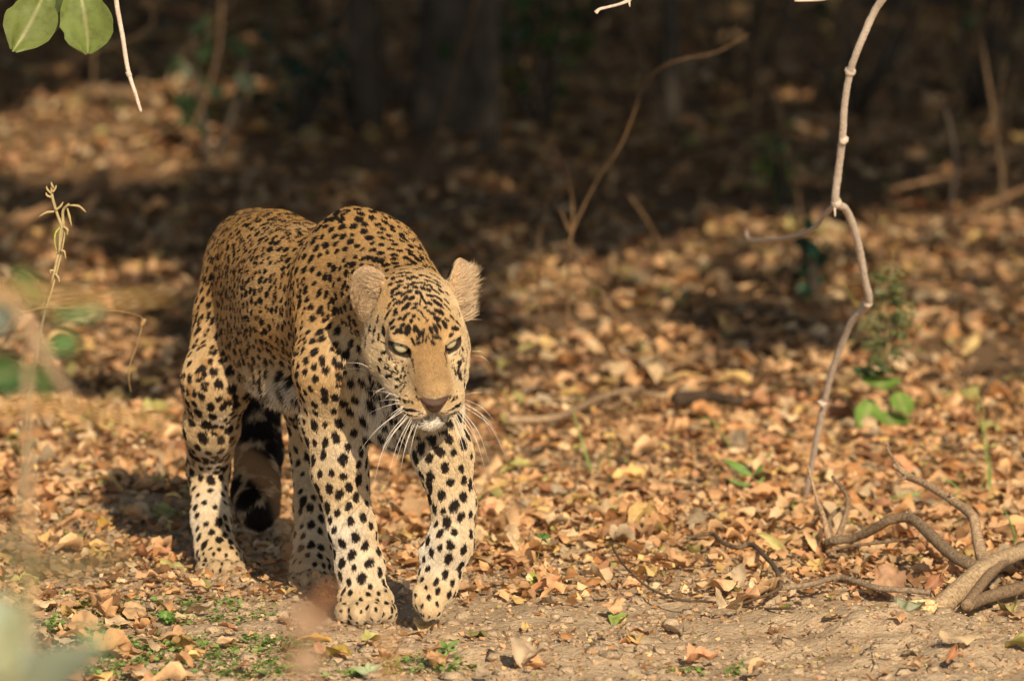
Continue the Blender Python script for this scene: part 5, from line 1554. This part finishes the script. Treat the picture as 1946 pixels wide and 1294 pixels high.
seedling((700, 1285), [((700, 1278), (672, 1268)), ((700, 1276), (724, 1262)), ((700, 1276), (700, 1256)), ((700, 1280), (728, 1284))], 'pale green weed at the bottom edge left of centre', (.34, .42, .24), [(700, 1282), (700, 1276)], .0013, lw=.55)
seedling((315, 1180), [((315, 1176), (300, 1168)), ((315, 1176), (332, 1170)), ((315, 1176), (316, 1160)), ((315, 1178), (328, 1184))], 'small bright green sprout on the soil left of the planted forefoot', (.18, .38, .08), [(315, 1179), (315, 1176)], .0012, lw=.6)

def grass(base, blades, lab):
    g = G(*base); S = empty('grass_tuft', g); tag(S, lab, 'grass'); y_ = float(g[1])
    for k, (pts, w_) in enumerate(blades):
        c_ = catmull([P(a, b_, y_ - .015 * j) for j, (a, b_) in enumerate(pts)], 12)
        tg = nrm(np.gradient(c_, axis=0)); sd = nrm(np.cross(tg, CAM - c_[0])) + np.array([0, .5, 0])
        ww = (w_ * (1 - np.linspace(0, 1, 12) ** 2 * .92))[:, None] * .5
        up = np.array([0, -.25, .1])
        V = np.vstack([c_ - sd * ww, c_ + up * ww, c_ + sd * ww]); i = np.arange(11)
        F = np.vstack([np.stack([i, i + 12, i + 13, i + 1], -1), np.stack([i + 12, i + 24, i + 25, i + 13], -1)])
        col = np.array((.20, .33, .09)) * rl.uniform(.7, 1.3)
        link('blade', np_mesh('blade', V, F, M_GREEN, True, {'col': ('FLOAT_COLOR', 'POINT', np.tile(col, (len(V), 1))), 'vein': ('FLOAT', 'POINT', np.zeros(len(V)))}), S)
grass((1128, 905), [([(1128, 905), (1112, 860), (1095, 800), (1084, 760)], .004), ([(1132, 905), (1140, 880), (1150, 850)], .004), ([(1158, 890), (1158, 860), (1160, 820)], .003)], 'few thin green blades upright in the litter right of the forelegs')
grass((1830, 950), [([(1690, 948), (1640, 945), (1620, 960), (1600, 985)], .005), ([(1950, 948), (1870, 945), (1790, 938), (1720, 940), (1690, 948)], .007), ([(1840, 948), (1770, 955), (1720, 950)], .006),
                    ([(1840, 980), (1830, 940), (1800, 910), (1780, 905)], .003), ([(1850, 952), (1800, 960), (1740, 985)], .004), ([(1880, 955), (1882, 900), (1880, 850)], .004), ([(1862, 950), (1868, 910), (1875, 870)], .002),
                    ([(1950, 940), (1910, 948), (1880, 965)], .003)], 'flattened green grass blades behind the forked branch at the right')
grass((1930, 1050), [([(1932, 1048), (1922, 1000), (1905, 958)], .004), ([(1935, 1048), (1926, 1010), (1918, 980)], .003)], 'green blades rising at the right edge behind the main limb')
grass((1885, 960), [([(1880, 960), (1878, 900), (1872, 820), (1868, 770), (1850, 735)], .0022), ([(1890, 958), (1862, 800), (1850, 740), (1838, 725)], .0018)], 'two thin tall grass stalks at the right edge')
grass((1330, 870), [([(1395, 862), (1365, 812), (1345, 795), (1330, 800), (1335, 830)], .003)], 'single arched green grass blade in the litter right of centre')
grass((1265, 660), [([(1385, 700), (1384, 680), (1380, 655)], .010), ([(1392, 700), (1395, 675), (1402, 660)], .008)], 'short green blades in the half shade left of the vine')

# low green weeds, bottom left
cs = []
for (a0, a1, c0_, c1_, n_) in ((190, 520, 1145, 1190, 44), (150, 620, 1215, 1293, 150), (60, 260, 1170, 1260, 50), (620, 900, 1255, 1293, 24), (0, 200, 1120, 1293, 30), (1150, 1500, 1270, 1293, 8)):
    for k in range(n_):
        g = G(rl.uniform(a0, a1), rl.uniform(c0_, c1_))
        for q in range(rl.integers(7, 18)): cs.append(g + np.array([*rl.normal(0, .011, 2), rl.uniform(.001, .012)]))
cs = np.array(cs); nq = len(cs); s = rl.uniform(.005, .012, nq)
X = np.einsum('nij,vj->nvi', rotm(rl.uniform(0, 6.28, nq), rl.normal(0, .4, nq), rl.normal(0, .4, nq)), lf6 * [1.3, 1, 1]) * s[:, None, None] + cs[:, None]
C = np.repeat(np.array([[.22, .34, .09]]) * rl.uniform(.55, 1.35, (nq, 1)), 6, axis=0)
tag(link('ground_weeds', np_mesh('ground_weeds', X.reshape(-1, 3), (lq[None] + (np.arange(nq) * 6)[:, None, None]).reshape(-1, 4), M_GREEN, False, {'col': ('FLOAT_COLOR', 'POINT', C), 'vein': ('FLOAT', 'POINT', np.zeros(len(C)))})),
    'patches of tiny green creeping weeds on the soil at the lower left', 'weeds', kind='stuff')

def gp(a, y): # foot of a plant standing at image column a and depth y
    d = ray(a, 647); t = (y - CAM[1]) / d[1]; x = CAM[0] + d[0] * t
    return np.array([x, y, float(hgt(x, y))])

# ------------------------------------------------------------------ left side: dry stalk and blurred plants close to the lens
GT = (1.2, 1.1, 1.0)
ds = empty('dry_stalk', P(80, 640, -.25)); tag(ds, 'pale dry plant stalk with withered curled leaflets at the left', 'plant stalk')
y_ = -.30
gsd = float(G0(60, 1240)[1])
pl('stem', M_STEM, [gp(-60, -4.6), P(10, 1200, -4.2), P(44, 900, -3.2), P(62, 720, -1.5), P(86, 585, y_), P(100, 530, y_), P(113, 470, y_), P(119, 425, y_), P(120, 400, y_), P(131, 388, y_ - .01)], [.003, .003, .003, .0028, .0026, .0026, .0025, .0025, .0025, .002], ds, 8, .08, 1, GT, 60)
pl('stem', M_STEM, [P(112, 480, y_ - .006), P(115, 440, y_ - .006), P(117, 430, y_ - .006), P(108, 405, y_), P(99, 372, y_), P(99, 352, y_)], [.0018, .0022, .0024, .0024, .0024, .0026], ds, 8, .08, 2, GT, 30)
pl('stem', M_STEM, [P(86, 590, y_ + .005), P(96, 560, y_ + .005), P(112, 500, y_ + .006), P(122, 450, y_ + .006), P(122, 420, y_)], [.0016, .0016, .0016, .0014, .001], ds, 7, .08, 3, GT, 24)
for k, (pts) in enumerate([[(103, 402), (88, 404), (74, 412)], [(105, 400), (115, 392), (120, 384)], [(131, 390), (150, 392), (164, 404)], [(128, 396), (132, 412), (136, 430)], [(117, 430), (106, 442), (104, 460), (108, 478)],
                          [(118, 430), (128, 436), (127, 448)], [(115, 476), (122, 478), (125, 492)], [(113, 478), (104, 482)], [(103, 515), (96, 514), (97, 520)], [(105, 520), (111, 528), (113, 536)], [(97, 368), (90, 360), (88, 354)], [(100, 366), (105, 358), (107, 352)], [(98, 375), (90, 372), (87, 366)], [(102, 358), (99, 352), (97, 346)]]):
    pl('withered_leaf', M_STEM, [P(a, c_, y_ - .004) for a, c_ in pts], [.0016, .0022, .0007] if len(pts) > 2 else [.0014, .0008], ds, 6, .25, k, (1.25, 1.12, .95) if k != 4 else (1.3, 1.6, .6), 9)

def blur_plant(name, loc, lab, cat):
    o = empty(name, loc); tag(o, lab, cat); return o
yl = -5.0
lb = blur_plant('leafy_sapling', gp(40, yl), 'out of focus sapling with grey stems and green leaves at the left edge', 'sapling')
pl('stem', M_BARK, [gp(60, yl), P(62, 1294, yl), P(58, 1000, yl), P(52, 760, yl), P(56, 640, yl)], [.004, .004, .004, .004, .003], lb, 9, .1, 1, (1.25, 1.1, .9), 20)
pl('stem', M_BARK, [P(150, 780, yl), P(100, 700, yl), P(48, 610, yl), P(-10, 540, yl), P(-80, 470, yl)], [.003, .005, .006, .006, .005], lb, 9, .1, 2, (1.25, 1.1, .9), 20)
for k, (a, b_, w_, c_) in enumerate([((48, 700), (-30, 722), .85, (.05, .13, .03)), ((90, 655), (152, 652), .62, (.06, .17, .04)), ((30, 510), (80, 585), .5, (.08, .15, .04)), ((68, 690), (92, 752), .6, (.07, .15, .04)),
                                     ((95, 598), (205, 590), .26, (.07, .15, .04)), ((0, 560), (-20, 650), .8, (.20, .25, .20)), ((20, 600), (-40, 610), .6, (.22, .26, .22))]):
    put_leaf(P(*a, yl), P(*b_, yl + .02), w_, lb, col=c_, seed=80 + k, bend=.4, fold=.2)
yv = -1.2
vn_ = blur_plant('dead_vine_tendril', P(60, 590, yv), 'thin dead vine tendril curving from the left with a small hooked knot', 'vine')
pl('stem', M_STEM, [gp(-60, yv), P(-60, 900, yv), P(-30, 640, yv), P(60, 590, yv), P(130, 585, yv), P(190, 588, yv + .1), P(240, 594, yv + .2), P(266, 602, yv + .3), P(273, 612, yv + .3)], [.002, .002, .0016, .0016, .0015, .0014, .0014, .0014, .0014], vn_, 6, .1, 1, (1.0, .78, .62), 50)
pl('knot', M_STEM, [P(277, 606, yv + .3), P(272, 612, yv + .3), P(268, 620, yv + .3)], [.0015, .004, .002], vn_, 7, .2, 2, (1.1, .8, .6), 6)
pl('stem', M_STEM, [P(270, 618, yv + .3), P(262, 650, yv + .3), P(248, 690, yv + .3), P(245, 720, yv + .3), P(249, 745, yv + .3)], [.001, .0008, .0008, .0007, .0005], vn_, 5, .1, 3, (1.0, .78, .62), 20)
for k, (pts, r_, lab) in enumerate([([(-40, 585), (80, 560), (200, 570), (330, 560)], .006, 'blurred dry straw crossing left of the hindquarters, upper one'), ([(-40, 790), (100, 770), (260, 800), (330, 790)], .006, 'blurred dry straw crossing left of the hindquarters, lower one')]):
    yy = -6.0
    S = blur_plant('dry_straw', gp(-300, yy), lab, 'straw')
    pl('stem', M_STEM, [gp(-300, yy), P(-250, 900, yy)] + [P(a, c_, yy) for a, c_ in pts], [r_ * .7] * 2 + [r_ * .8] * (len(pts) - 1) + [r_ * .3], S, 6, .1, k, (1.3, .95, .65), 40)
yt = -6.2
ct = blur_plant('curved_dead_twig', gp(590, yt), 'blurred curved brown twig standing close to the lens in front of the hind legs', 'twig')
pl('stem', M_BARK, [gp(600, yt), P(598, 1294, yt), P(592, 1200, yt), P(578, 1130, yt), P(560, 1060, yt), P(548, 990, yt), P(532, 940, yt), P(500, 900, yt), P(455, 868, yt), P(400, 850, yt)], [.0026, .0026, .0027, .0028, .0030, .0031, .0032, .0032, .0030, .002], ct, 9, .1, 1, (.30, .23, .17), 50)
pl('stem', M_BARK, [P(592, 1190, yt), P(612, 1140, yt), P(632, 1112, yt)], [.004, .0045, .003], ct, 8, .1, 2, (1.4, .75, .45))
for k, (a, b_, w_) in enumerate([((590, 1160), (560, 1200), .7), ((596, 1180), (640, 1150), .4), ((596, 1230), (560, 1280), .6)]):
    put_leaf(P(*a, yt), P(*b_, yt - .05), w_, ct, 'withered_leaf', col=(.42, .28, .18), seed=90 + k, mat=M_LITTER)
yg = -6.3
gs = blur_plant('grey_green_shrub', gp(20, yg), 'pale grey green leaves of a shrub close to the lens in the lower left corner', 'shrub')
pl('stem', M_STEM, [gp(-20, yg), P(10, 1400, yg), P(30, 1200, yg), P(60, 1080, yg)], [.006, .005, .004, .003], gs, 8, .1, 1, (.8, .9, .7), 20)
for k, (a, b_, w_, c_) in enumerate([((10, 1290), (-40, 1120), .7, (.36, .42, .30)), ((60, 1180), (-30, 1190), .62, (.38, .44, .32)), 
                                     ((10, 1240), (60, 1330), .8, (.36, .42, .30)), ((150, 1180), (215, 1240), .30, (.25, .32, .14)), ((20, 1050), (-30, 1000), .5, (.14, .24, .14)),
                                     ((110, 1090), (155, 1060), .6, (.42, .36, .18)), ]):
    put_leaf(P(*a, yg + .1 * (k % 3)), P(*b_, yg), w_, gs, col=c_, seed=95 + k, face=(.2, -1, .9), bend=.3)
rw = blur_plant('reddish_weed', gp(760, yt), 'blurred reddish dry weed stems rising from the bottom edge at centre', 'weed')
pl('stem', M_STEM, [gp(560, yt), P(556, 1330, yt), P(548, 1260, yt), P(540, 1215, yt)], [.003, .0028, .002, .001], rw, 6, .1, 5, (1.2, .7, .45))
pl('stem', M_STEM, [gp(740, yt), P(742, 1330, yt), P(736, 1280, yt), P(728, 1245, yt)], [.003, .0028, .002, .001], rw, 6, .1, 6, (1.2, .7, .45))

# ------------------------------------------------------------------ thin bare saplings in the shaded wood
TS = [(120, 250, 160, -40, 7.0, .004), (660, 300, 600, -60, 8.0, .006), (770, 290, 900, 20, 7.0, .005), (990, 300, 940, -40, 8.5, .006), (1290, 330, 1180, -60, 7.5, .008), (1420, 360, 1460, -40, 7.0, .004),
      (1530, 330, 1400, 40, 6.5, .004), (1700, 320, 1760, -40, 7.5, .006), (1925, 350, 1840, -60, 6.0, .005), (1890, 340, 1950, 60, 6.5, .004), (330, 260, 420, -60, 7.5, .005), (560, 300, 480, -60, 8.0, .006)]
wh = ['far left', 'left of the broad trunk', 'crossing in front of the broad trunk', 'right of the broad trunk', 'leaning over the centre right', 'just left of the vine', 'slanting left behind the vine',
      'right of the upper vine', 'leaning left at the right edge', 'leaning right at the right edge', 'behind the sunlit patch', 'above the hindquarters']
for k, (a, c_, b1, b2, yy, r_) in enumerate(TS):
    g = gp(a, yy)
    S = empty('bare_sapling', g); tag(S, 'thin bare dark sapling in the shaded wood, ' + wh[k], 'sapling', 'bare saplings in the wood')
    t_ = P(b1, b2, yy); m_ = (g + t_) / 2 + np.array([rl.normal(0, .05), 0, .02])
    pl('stem', M_BARK, [g - [0, 0, .02], m_, t_, t_ + (t_ - m_) * 1.0], [r_, r_ * .85, r_ * .65, r_ * .3], S, 7, .1, k, (.42, .34, .27), 22)
    for q in range(2):
        u = rl.uniform(.3, .8); p_ = g * (1 - u) + t_ * u
        pl('side_twig', M_BARK, [p_, p_ + [rl.normal(0, .10), 0, .09], p_ + [rl.normal(0, .2), 0, .22]], [r_ * .5, r_ * .35, r_ * .15], S, 5, .1, k + q, (.42, .34, .27), 10)
